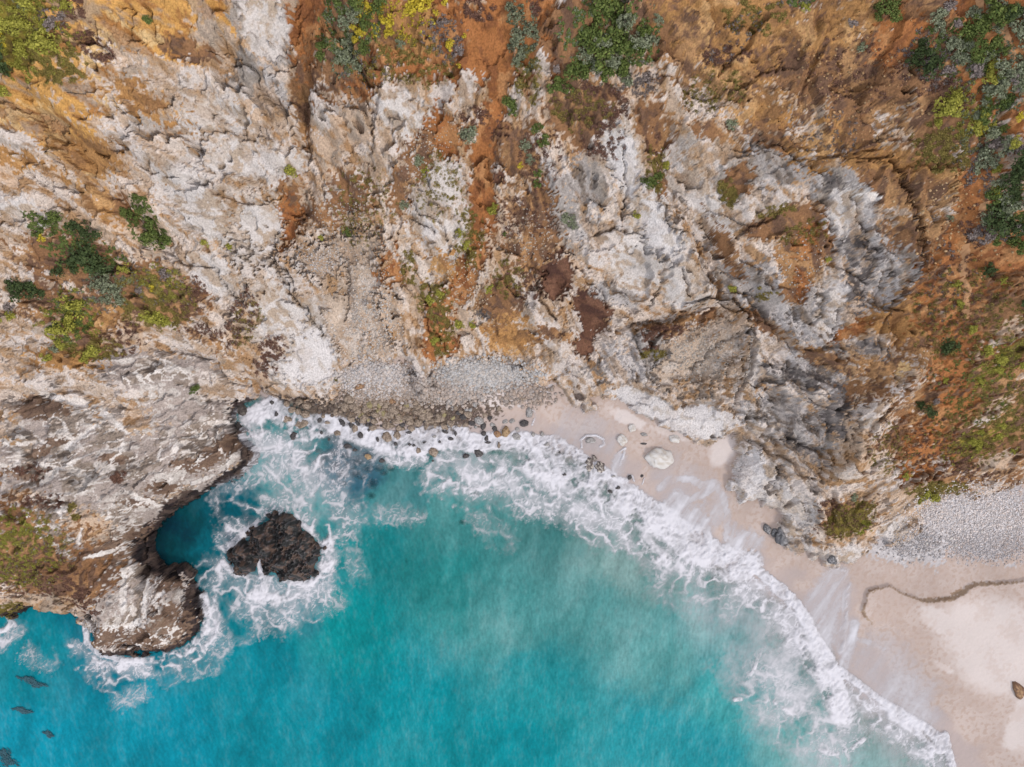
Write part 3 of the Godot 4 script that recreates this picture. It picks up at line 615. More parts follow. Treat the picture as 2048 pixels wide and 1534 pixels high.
const BOULDERS := [
["dark",-29.79,3.88,0.32,0.32,0],
["brown",-28.46,4.52,0.64,0.48,0],
["brown",-26.61,5.16,0.95,0.57,-3],
["brown",-26.22,3.87,0.63,0.57,0],
["brown",-27.04,3.55,0.44,0.44,0],
["brown",-26.84,2.34,0.51,0.44,0],
["brown",-26.02,2.72,0.63,0.51,0],
["brown",-28.48,2.6,0.41,0.41,0],
["brown",-27.93,3.3,0.51,0.41,0],
["dark",-27.72,6.64,0.45,0.51,0],
["brown",-22.14,6.3,0.45,0.38,30],
["brown",-22.39,3.54,0.32,0.51,0],
["brown",-19.93,5.65,0.44,0.51,20],
["dark",-19.13,6.55,0.38,0.44,0],
["brown",-15.75,6.8,0.7,0.7,0],
["brown",-14.47,6.6,0.51,0.57,0],
["dark",-20.8,7.97,0.51,0.32,10],
["dark",-19.85,8.42,0.38,0.19,0],
["ochre",-18.27,9.26,0.51,0.32,10],
["dark",-16.43,9.78,0.45,0.26,0],
["brown",-11.85,8.47,0.29,0.38,0],
["brown",-10.82,5.38,0.32,0.54,0],
["dark",-14.76,7.63,0.29,0.22,20],
["dark",-24.38,4.64,0.29,0.32,0],
["brown",-23.3,4.95,0.38,0.19,0],
["dark",-24.14,6.24,0.22,0.19,0],
["brown",-20.08,4.69,0.32,0.25,0],
["brown",-21.68,3.48,0.25,0.32,0],
["dark",-13.06,6.15,0.38,0.19,0],
["brown",-12.79,5.7,0.51,0.38,0],
["tidal",-34.16,3.38,0.96,0.83,0],
["tidal",-34.65,5.75,0.51,0.89,0],
["dark",-24.78,2.46,0.38,0.32,20],
["dark",-29.08,1.9,0.32,0.25,0],
["dark",-21.32,5.27,0.19,0.19,0],
["dark",-20.43,5.39,0.19,0.16,0],
["dark",-23.14,7.08,0.19,0.19,0],
["dark",-18.14,5.9,0.19,0.19,0],
["dark",-17.04,7.06,0.19,0.32,-20],
["brown",-17.45,4.74,0.44,0.44,0],
["dark",-30.41,2.41,0.32,0.25,0],
["dark",-18.31,5.26,0.25,0.25,0],
["brown",-23.91,4.12,0.25,0.25,0],
["brown",-20.38,2.01,0.75,0.57,5],
["mossy",-17.86,2.64,0.5,0.44,0],
["rusty",-14.98,2.19,0.44,0.38,0],
["rusty",-18.87,0.31,0.81,0.37,-20],
["brown",-16.02,3.97,0.69,0.44,0],
["brown",-14.46,4.74,0.76,0.44,0],
["brown",-13.18,4.35,0.76,0.38,5],
["brown",-15.69,5.25,0.76,0.51,0],
["brown",-14.18,5.63,0.57,0.44,0],
["brown",-17.28,3.85,0.57,0.44,0],
["brown",-18.58,4.23,0.51,0.44,0],
["brown",-11.94,4.99,0.57,0.44,0],
["brown",-10.01,8.73,0.64,0.57,-20],
["dark",-4.27,8.66,0.64,0.73,0],
["dark",-5.8,9.18,0.57,0.29,-10],
["brown",-1.65,7.82,0.25,0.38,0],
["dark",-8.43,6.09,0.41,0.29,20],
["dark",-7.69,6.99,0.38,0.22,5],
["dark",-7.17,6.34,0.19,0.29,0],
["dark",-3.61,6.27,0.32,0.32,0],
["dark",-3.24,6.98,0.25,0.38,0],
["dark",-3.05,7.43,0.38,0.16,0],
["ochre",-.76,6.15,0.7,0.7,10],
["rusty",-1.9,6.4,0.57,0.38,10],
["grey",0.51,6.66,0.63,0.44,25],
["dark",1.45,4.99,0.57,0.44,10],
["grey",0,4.74,0.38,0.32,0],
["grey",2.21,3.66,0.57,0.69,-5],
["grey",-.88,4.8,0.32,0.38,30],
["grey",-2.47,5.18,0.32,0.28,0],
["brown",-1.64,3.15,0.41,0.38,0],
["dark",-3.61,5.31,0.32,0.51,20],
["dark",-5.12,4.99,0.44,0.32,30],
["dark",-6.18,4.16,0.44,0.38,30],
["mossy",-8.57,3.91,0.41,0.38,0],
["mossy",-7.45,4.35,0.38,0.32,0],
["grey",-7.97,5.19,0.32,0.28,0],
["grey",-4.17,4.61,0.63,0.51,20],
["brown",-3.47,3.97,0.38,0.28,0],
["grey",-4.56,5.51,0.28,0.22,0],
["grey",4.38,7.74,0.35,0.25,0],
["grey",2.66,6.4,0.25,0.29,0],
["grey",3.86,6.4,0.25,0.32,0],
["grey",0.63,5.76,0.28,0.25,0],
["speckled",9.71,10.22,0.54,0.89,-8],
["speckled",11.1,10.59,0.7,0.82,8],
["speckled",10.45,9.44,0.22,0.44,-25],
["dark",6.62,11.52,0.25,0.16,0],
["brown",1.38,1.88,0.38,0.25,-20],
["grey",10.05,7.21,0.7,0.38,0],
["dark",-6.68,3.72,0.38,0.31,0],
["brown",-5.82,5.12,0.32,0.32,0],
["brown",-9.41,4.61,0.51,0.38,0],
["brown",-10.33,3.97,0.5,0.38,0],
["dark",-2.84,4.35,0.32,0.25,0],
["dark",-2.15,5.76,0.38,0.32,40],
["brown",-11.26,3.33,0.5,0.38,0],
["dark",-9.97,9.77,0.19,0.13,0],
["dark",-11.06,7.44,0.25,0.13,-20],
["dark",-12.98,7.7,0.25,0.16,0],
["dark",-12.41,7.83,0.19,0.16,0],
["grey",-9.84,6.66,0.25,0.19,0],
["dark",-9.15,7.37,0.22,0.16,0],
["pale",13.8,7.12,0.72,0.66,0],
["pale",15.02,5.59,0.53,0.47,20],
["pale",20.36,6.96,0.69,0.56,40],
["pale",18.57,9.19,1.7,1.32,5],
["grey",16.58,6.41,0.44,0.25,20],
["dark",16.61,7.55,0.44,0.14,0],
["dark",14.88,11.84,0.25,0.32,20],
["dark",16.44,11.7,0.2,0.2,0],
["dark",13.4,13.21,0.29,0.2,-10],
["dark",12.4,13.67,0.32,0.2,30],
["grey",12.81,11.73,0.25,0.13,-10],
["dark",6.03,8.7,0.19,0.13,0],
["darkgrey",32.01,18.3,0.5,0.63,-20],
["darkgrey",33.74,19.26,0.88,1.13,-25],
["darkgrey",33,18.79,0.44,0.57,0],
["darkgrey",39.76,21.89,0.63,0.56,30],
["rusty",63.12,38.19,0.69,1.18,-25],
["tidal",-67.86,31.42,1.12,0.92,0],
["pale",-15.4,-1.98,0.31,0.31,0],
["pale",-20.03,1.44,0.38,0.25,0],
["brown",-21.07,2.84,0.57,0.38,20],
["brown",-19.5,3.47,0.5,0.38,0],
["brown",-20.5,4.11,0.38,0.32,0],
["brown",-18.53,3.21,0.44,0.44,0],
["brown",-16.57,2.45,0.5,0.38,0],
["brown",-13.33,3.21,0.5,0.44,0],
["brown",-12.16,2.45,0.44,0.38,0],
["brown",-14.72,3.46,0.5,0.44,0],
["brown",-15.96,2.83,0.44,0.38,0],
["brown",-17.68,5.58,0.51,0.38,0]
]
const SUNKEN_ROCKS := [
[-21.35,11.38,1.01,0.76],
[-22.95,8.82,0.89,0.63],
[-20.39,10.42,1.14,0.89],
[-18.47,9.46,1.01,0.7],
[-24.54,10.1,0.76,0.57],
[-22.31,10.42,0.89,0.63],
[-20.71,10.1,0.89,0.63],
[-19.11,11.7,0.76,0.57],
[-16.87,10.74,0.76,0.51],
[-17.83,14.25,0.63,0.51],
[-23.65,9.27,1.01,0.76],
[-21.03,9.14,0.76,0.63],
[-19.43,9.91,1.4,0.82],
[-18.41,10.8,0.89,0.63],
[-17.71,12.72,0.76,0.7],
[-19.81,11.44,0.89,0.57],
[-26.08,8.82,0.63,0.44],
[-15.4,10.8,0.57,0.44],
[-26.27,11.57,0.57,0.44],
[-1.47,11.7,0.51,0.44],
[-4.47,13.93,0.57,0.44],
[-6.33,17.58,0.57,0.44],
[-16.24,11.38,0.57,0.38],
[-24.54,8.5,0.57,0.38],
[-23.27,19.69,0.63,1.01],
[-21.35,12.66,0.57,0.44]
]
const KELP := [
[-60.81,37.79,1.65,0.57,18],
[-62.08,41.41,1.01,0.38,12],
[-58.72,44.45,0.57,0.32,25],
[-64.17,47.43,1.52,1.01,35]
]
const BOULDER_FIELDS := [
["brown",-16.06,3.86,6.01,0,0,1.64,36,0.25,0.63],
["dark",-16.06,4.99,6.01,0,0,0.89,26,0.19,0.38],
["mossy",-16.06,3.67,5.06,0,0,1.14,10,0.25,0.44],
["brown",-8.47,4.3,3.79,0,0,1.39,34,0.22,0.48],
["grey",-7.84,2.09,4.43,0,0,1.64,18,0.19,0.35],
["brown",-24.28,2.84,2.84,0,0,0.76,12,0.19,0.38],
["pale",55.38,18.52,6.95,0,0,2.53,8,0.16,0.25]
]
const COBBLE_FIELDS := [
[-17.04,-.56,4.55,0,-.13,2.23,2600,0.08,0.24,Color(0.359,0.321,0.306)],
[-3.35,-1.06,6.21,0,-.02,1.98,3600,0.09,0.26,Color(0.321,0.299,0.289)],
[-9,1.12,6.24,0,-.05,1.88,1500,0.1,0.28,Color(0.292,0.246,0.221)],
[-16.52,1.44,6.02,-.01,-.09,1.63,1500,0.08,0.22,Color(0.258,0.204,0.171)],
[-15.98,3.34,6.03,-.01,-.09,1.91,700,0.08,0.2,Color(0.156,0.112,0.082)],
[-7.82,3.97,5.04,0,-.04,1.66,400,0.1,0.2,Color(0.112,0.082,0.07)],
[57.42,16,9.11,-.03,0.38,3.82,5600,0.05,0.14,Color(0.48,0.435,0.426)],
[59.4,20.07,5.84,-.12,0.1,2.27,2400,0.05,0.12,Color(0.329,0.299,0.299)],
[50.41,19.89,4.3,-.03,0.16,2.19,900,0.06,0.16,Color(0.289,0.265,0.265)],
[-16.84,-7.66,3.74,0,-.6,6.32,1500,0.05,0.16,Color(0.363,0.321,0.292)],
[22.92,-3.47,4.52,0.04,0.26,3.61,900,0.05,0.16,Color(0.306,0.265,0.233)],
[-22.08,-14.21,3.95,-.06,-.31,2.1,500,0.05,0.14,Color(0.363,0.329,0.314)],
[32.28,-12.72,3.24,0.05,0.66,4.2,150,0.04,0.13,Color(0.344,0.306,0.278)],
[-5.61,-9.97,3.57,0.01,-.23,6.68,400,0.05,0.16,Color(0.367,0.285,0.209)],
[1.63,1.44,3.76,0,0.01,1.64,500,0.1,0.3,Color(0.258,0.209,0.182)],
[-24.94,3.04,3.87,-.01,-.11,1.28,300,0.1,0.3,Color(0.093,0.07,0.058)],
[-8.65,-23.04,3.07,-.25,-.28,3.98,300,0.05,0.13,Color(0.329,0.285,0.246)],
[-18.49,-16.95,3.99,0.04,-.65,3.95,600,0.05,0.13,Color(0.306,0.258,0.221)],
[2.03,-16.17,3.38,0.03,0.06,2.91,220,0.05,0.14,Color(0.306,0.252,0.209)],
[44.37,-16.06,4.75,0.47,1.96,5.36,260,0.05,0.18,Color(0.344,0.224,0.122)],
[32.67,-27.4,8.55,0.87,1.57,5.42,420,0.05,0.18,Color(0.292,0.182,0.096)]
]
const SHRUBS := [
["dark",-47.01,-30,1.22],
["dark",-47.03,-29.19,0.76],
["dark",-48.01,-29.15,0.85],
["dark",-53.31,-10.45,1.33],
["dark",-52.12,-10.04,0.78],
["dark",-54.34,-10.6,0.77],
["dark",-45.96,-13.72,1.52],
["dark",-47.49,-12.95,1.09],
["dark",-44.86,-12.98,1.2],
["dark",47.13,-20.01,1.22],
["dark",47,-19.07,0.95],
["dark",47.19,-20.76,0.84],
["dark",36.86,-30.04,0.91],
["dark",38,-28.84,1.01],
["dark",36.51,-29.4,0.74],
["dark",47.41,-16.05,1.28],
["dark",48.93,-15.08,0.98],
["dark",47.41,-4.19,0.87],
["dark",47.07,-3.66,0.6],
["dark",48.08,-11.4,0.67],
["dark",52.47,-7.89,0.93],
["dark",47.12,3.02,0.74],
["dark",46.11,2.44,0.63],
["dark",-45.7,-16.43,0.86],
["dark",-44.88,-15.71,0.97],
["dark",-49.04,-12.18,0.77],
["green",7.15,-31.81,1.04],
["green",8.41,-30.93,1.05],
["green",9.71,-31.92,1.13],
["green",9.32,-33.24,1.02],
["green",7.74,-32.95,0.93],
["green",11.22,-31.25,0.95],
["green",6.14,-29.59,0.98],
["green",7.08,-29.92,0.78],
["green",9.01,-29.66,0.87],
["green",10.64,-30.19,0.87],
["green",3.98,-28.61,0.79],
["green",5.23,-28.7,0.69],
["green",11.97,-32.58,0.75],
["green",8.29,-34.23,1.1],
["green",9.87,-34.36,0.91],
["green",-39.01,-18.43,0.75],
["green",-38.72,-17.11,1.1],
["green",-38.46,-15.9,1],
["green",-39.43,-15.74,0.88],
["green",-39.07,-19.27,0.53],
["green",-40.85,-17.94,0.76],
["green",-41.32,-18.22,0.48],
["green",3.13,-24.46,0.82],
["green",2.59,-25.49,0.51],
["green",2.63,-21.01,0.54],
["green",2.65,-21.86,0.48],
["green",-.2,-27.91,0.71],
["green",0.2,-27.17,0.51],
["green",-18.05,-32.38,0.64],
["green",-18.42,-31.54,0.59],
["green",-15.57,-35.29,0.84],
["green",-14.18,-34.85,0.65],
["green",-12.27,-34.71,0.84],
["green",41.59,-32.33,1.3],
["green",41.04,-31.43,0.96],
["green",42.06,-31.44,0.96],
["green",41.92,-29.27,0.71],
["green",42.4,-29.87,0.62],
["green",39.8,-30.96,0.8],
["green",40.05,-31.26,0.62],
["green",33.18,-33.45,0.81],
["green",33.88,-32.58,0.68],
["green",32.74,-33.01,0.54],
["green",-13.43,-33.44,0.66],
["green",-13.9,-31.6,0.67],
["green",-.79,-16.69,0.34],
["green",-33.01,-32.92,0.46],
["green",14.57,-20.95,0.9],
["green",15.11,-21.5,0.53],
["green",13.72,-21.14,0.47],
["green",-18.49,-16.95,0.46],
["green",-12.01,-34.86,0.42],
["green",49.49,-13.76,0.8],
["green",50.28,-13.28,0.7],
["green",44.58,-25.63,0.63],
["green",44.23,-25.14,0.55],
["green",-47.74,-17.36,0.85],
["green",-48.93,-16.88,0.85],
["green",-50.03,-15.91,0.64],
["green",-37.94,0.78,0.54],
["green",-37.62,0.48,0.42],
["yellowgreen",40.19,-25.44,1.13],
["yellowgreen",40.5,-26.13,0.74],
["yellowgreen",39.75,-25.14,0.66],
["yellowgreen",42.95,-23.88,0.75],
["yellowgreen",43.06,-24.6,0.55],
["yellowgreen",39.81,-24.38,0.48],
["yellowgreen",-43.88,-32.18,1],
["yellowgreen",-42.95,-31.07,1.11],
["yellowgreen",-45.06,-30.86,0.93],
["yellowgreen",-41.71,-32.27,0.82],
["yellowgreen",-42.56,-33.5,0.9],
["yellowgreen",-41.65,-30.61,0.93],
["yellowgreen",-45.66,-32.15,0.91],
["yellowgreen",-39.58,-33.64,0.81],
["yellowgreen",-48.56,-27.77,0.77],
["yellowgreen",42.63,-28.1,0.72],
["yellowgreen",42.56,-27.23,0.63],
["yellowgreen",-49.26,-7.16,1.24],
["yellowgreen",-50.38,-5.78,1.02],
["yellowgreen",-48.33,-8.78,1.12],
["yellowgreen",-50.39,-4.39,0.68],
["yellowgreen",-40.3,-7.27,1.03],
["yellowgreen",-39.33,-7.02,0.69],
["yellowgreen",-41.26,-7.52,0.57],
["yellowgreen",-52.27,-2.97,0.8],
["yellowgreen",-47.31,-3.56,1.03],
["yellowgreen",-48.48,-2.99,0.69],
["yellowgreen",-42.21,-12.26,0.77],
["yellowgreen",-56.87,-7.12,0.9],
["yellowgreen",-55.67,-7.67,0.67],
["yellowgreen",-23.35,-22.33,0.81],
["yellowgreen",-52.52,-10.35,0.5],
["yellowgreen",-2.16,-18.93,0.72],
["yellowgreen",-1.87,-19.39,0.44],
["yellowgreen",-5.07,-15.78,0.57],
["yellowgreen",-5.85,-16.7,0.51],
["yellowgreen",-2.59,-11,0.59],
["yellowgreen",-9.74,-9.92,0.83],
["yellowgreen",-8.52,-10.47,0.59],
["yellowgreen",-9.4,-5.31,0.55],
["yellowgreen",-6.33,-7.12,0.61],
["yellowgreen",-4.79,-7.09,0.55],
["yellowgreen",-9.21,-22.33,0.48],
["yellowgreen",-31.18,-15.2,0.45],
["yellowgreen",-33.46,-15.35,0.44],
["yellowgreen",-21.21,-16.28,0.34],
["yellowgreen",13.44,-18.14,0.49],
["yellowgreen",16.28,-23.26,0.48],
["yellowgreen",47.18,-8.36,0.48],
["yellowgreen",48.82,-5.73,0.54],
["yellowgreen",50.89,-3.62,0.65],
["yellowgreen",52.52,-2.56,0.65],
["yellowgreen",52.71,-1.48,0.55],
["yellowgreen",51.35,-.39,0.5],
["yellowgreen",53.26,6.64,0.71],
["yellowgreen",54.64,6.96,0.59],
["yellowgreen",54.63,7.59,0.47],
["yellowgreen",53.6,5.41,0.47],
["yellowgreen",56.6,6.04,0.53],
["yellowgreen",54.26,-2.02,0.49],
["yellowgreen",50.06,13.37,0.61],
["yellowgreen",51.62,13.77,0.68],
["yellowgreen",49.67,14.36,0.49],
["yellowgreen",44.49,-23.81,0.55],
["yellowgreen",26.19,-33.74,0.45],
["yellowgreen",46.52,10.97,0.42],
["yellowgreen",55.97,4.81,0.46],
["yellowgreen",58.77,7.93,0.48],
["yellowgreen",46.45,-10.39,0.47],
["yellowgreen",47.7,-.39,0.39],
["yellowgreen",49.64,-10.38,0.36],
["yellowgreen",25.42,-10.9,0.47],
["yellowgreen",34.77,-13.72,0.39],
["yellow",-8.43,-34.52,0.93],
["yellow",-9.48,-34.27,0.65],
["yellow",-7.57,-34.86,0.55],
["yellow",-11.48,-33.49,0.61],
["yellow",-11.42,-32.79,0.47],
["yellow",-13.91,-34.99,0.51],
["yellow",-14.13,-32.79,0.48],
["yellow",-14.62,-32.31,0.43],
["yellow",-6.01,-32.22,0.53],
["yellow",-6.18,-35.02,0.51],
["yellow",-14.81,-33.29,0.33],
["yellow",-6.96,-33.94,0.28],
["yellow",-13.25,-34.61,0.42],
["yellow",-49.66,-15.42,0.48],
["yellow",43.26,-23.45,0.47],
["yellow",-46.72,-31.5,0.64],
["yellow",-46.87,-31,0.55],
["yellow",-4.47,-32.7,0.24],
["yellow",0.85,-22.67,0.32],
["yellow",8.47,-34.7,0.64],
["yellow",45.88,-24.14,0.41],
["yellow",46.26,-18.39,0.39],
["yellow",-40.03,-10.76,0.5],
["yellow",-5.07,-30.57,0.24],
["sage",-15.74,-31.92,0.87],
["sage",-16.4,-31.28,0.79],
["sage",-14.57,-34.05,0.75],
["sage",-15.14,-32.91,0.57],
["sage",-14.87,-30.66,0.68],
["sage",-15.66,-33.65,0.57],
["sage",0.28,-33.85,0.66],
["sage",0.53,-32.8,0.62],
["sage",0.19,-32.33,0.53],
["sage",1.01,-31.63,0.58],
["sage",0.54,-30.65,0.59],
["sage",1.7,-32.97,0.57],
["sage",-.19,-34.91,0.47],
["sage",2.18,-32.54,0.47],
["sage",10.52,-32.91,0.84],
["sage",8.3,-31.94,0.75],
["sage",11.84,-31.92,0.75],
["sage",6.75,-30.98,0.86],
["sage",9.62,-30.73,0.77],
["sage",7.77,-30.25,0.68],
["sage",10.99,-29.04,0.58],
["sage",13.02,-31.93,0.57],
["sage",13.29,-33.07,0.46],
["sage",-4.36,-25.31,0.78],
["sage",-4.86,-25.6,0.52],
["sage",-9.66,-23.2,0.52],
["sage",-11.52,-19.22,0.49],
["sage",-10.47,-31.89,0.43],
["sage",43.84,-30.66,0.95],
["sage",44.35,-29.56,0.96],
["sage",43.14,-31.76,0.78],
["sage",39.72,-29.62,0.81],
["sage",40.33,-28.83,0.72],
["sage",39.29,-30.37,0.63],
["sage",43.28,-27.64,0.81],
["sage",43.16,-26.41,0.82],
["sage",43.81,-27.02,0.72],
["sage",42.68,-26.31,0.64],
["sage",43.75,-26.13,0.63],
["sage",44.63,-28.12,0.79],
["sage",44.8,-27.03,0.71],
["sage",44.28,-22.91,0.84],
["sage",44.43,-21.93,0.85],
["sage",45.24,-21.04,0.66],
["sage",44.5,-20.78,0.67],
["sage",37.04,-32.19,0.71],
["sage",37.99,-31.56,0.63],
["sage",40.43,-32.18,0.61],
["sage",47.61,-16.84,0.78],
["sage",46.49,-16.16,0.79],
["sage",48.36,-17.16,0.67],
["sage",-44.47,-11.45,0.88],
["sage",-43.75,-10.16,0.89],
["sage",-45.39,-10.92,0.78],
["sage",-43.15,-9.37,0.67],
["sage",-44.73,-9.35,0.67],
["sage",-51.31,-3.82,0.63],
["sage",1.35,-24.51,0.52],
["sage",1.89,-23.22,0.47],
["sage",40.71,-29.81,0.45],
["sage",46.19,-18.98,0.57],
["sage",45.64,-18.28,0.48],
["sage",45.04,-26.28,0.63],
["sage",32.06,-30.95,0.42],
["sage",40.72,13.43,0.54],
["sage",43.76,-16.52,0.45],
["sage",22.04,-25.88,0.51],
["sage",6.12,-18.02,0.66],
["sage",6.72,-17.32,0.44],
["sage",-43.2,-33.48,0.45],
["sage",-43.6,-33.93,0.45],
["lilac",44.94,-22.42,0.74],
["lilac",44.85,-23.19,0.46],
["lilac",-41.15,-32.13,0.64],
["lilac",-40.26,-32.66,0.46],
["lilac",-6.54,-33.29,0.57],
["lilac",-5,-31.81,0.58],
["lilac",37.88,-29.21,0.64],
["lilac",39.26,-28.3,0.55],
["lilac",12.96,-29.33,0.58],
["lilac",4.17,-29.91,0.44],
["lilac",47,-14.41,0.9],
["lilac",46.15,-14.96,0.6],
["lilac",-38.65,-12.36,0.78],
["lilac",-41.62,-10.46,0.56],
["lilac",-55.46,-8.48,0.67],
["lilac",38.08,-32.85,0.62],
["lilac",38.94,-31.42,0.44],
["lilac",47.32,1.87,0.57],
["lilac",30.52,-32.4,0.41],
["lilac",24.24,-34.33,0.45],
["green",41.3,-29.26,0.72],
["green",40.7,-30.69,0.75],
["green",43.2,-29.19,0.49],
["green",46.31,-18.42,0.63],
["green",43.22,-24.32,0.6],
["green",46.03,-17.71,0.63],
["green",47.74,-17.34,0.72],
["green",42.62,-32.1,0.73],
["green",45.33,-23.45,0.5],
["green",47.99,-14.4,0.6],
["green",44.38,-30.64,0.69],
["green",42.02,-28.21,0.58],
["green",45.23,-22.75,0.51],
["green",45.15,-26.44,0.45],
["green",43.34,-24.78,0.74],
["green",43.05,-25.89,0.41],
["green",43.21,-27.23,0.45],
["lilac",49.39,-15.86,0.44],
["lilac",46.72,-21.58,0.65],
["lilac",44.2,-31.2,0.73],
["lilac",42.1,-29.75,0.4],
["lilac",45.42,-27.71,0.66],
["lilac",41.49,-27.8,0.77],
["lilac",49.28,-14.97,0.44],
["lilac",44.36,-27.07,0.63],
["sage",46.74,-17.89,0.63],
["sage",45.6,-22.24,0.56],
["sage",44.85,-27.52,0.44],
["sage",45.86,-21.56,0.65],
["sage",41.28,-32.63,0.56],
["sage",48.26,-19.41,0.65],
["sage",42.01,-30.78,0.61],
["sage",42.93,-25.54,0.46],
["sage",40.08,-32.3,0.48],
["sage",41.63,-32.42,0.65],
["sage",47.54,-17.72,0.43],
["sage",42.06,-28.83,0.54],
["sage",47.48,-16.57,0.73],
["sage",42.76,-24.58,0.51],
["dark",42.73,-31.46,0.65],
["dark",44.61,-25.3,0.77],
["dark",49.09,-16.97,0.48],
["dark",45.59,-27.62,0.53],
["dark",47.52,-18,0.62],
["yellowgreen",45.84,-20.23,0.57],
["yellowgreen",46.04,-22.02,0.56]
]
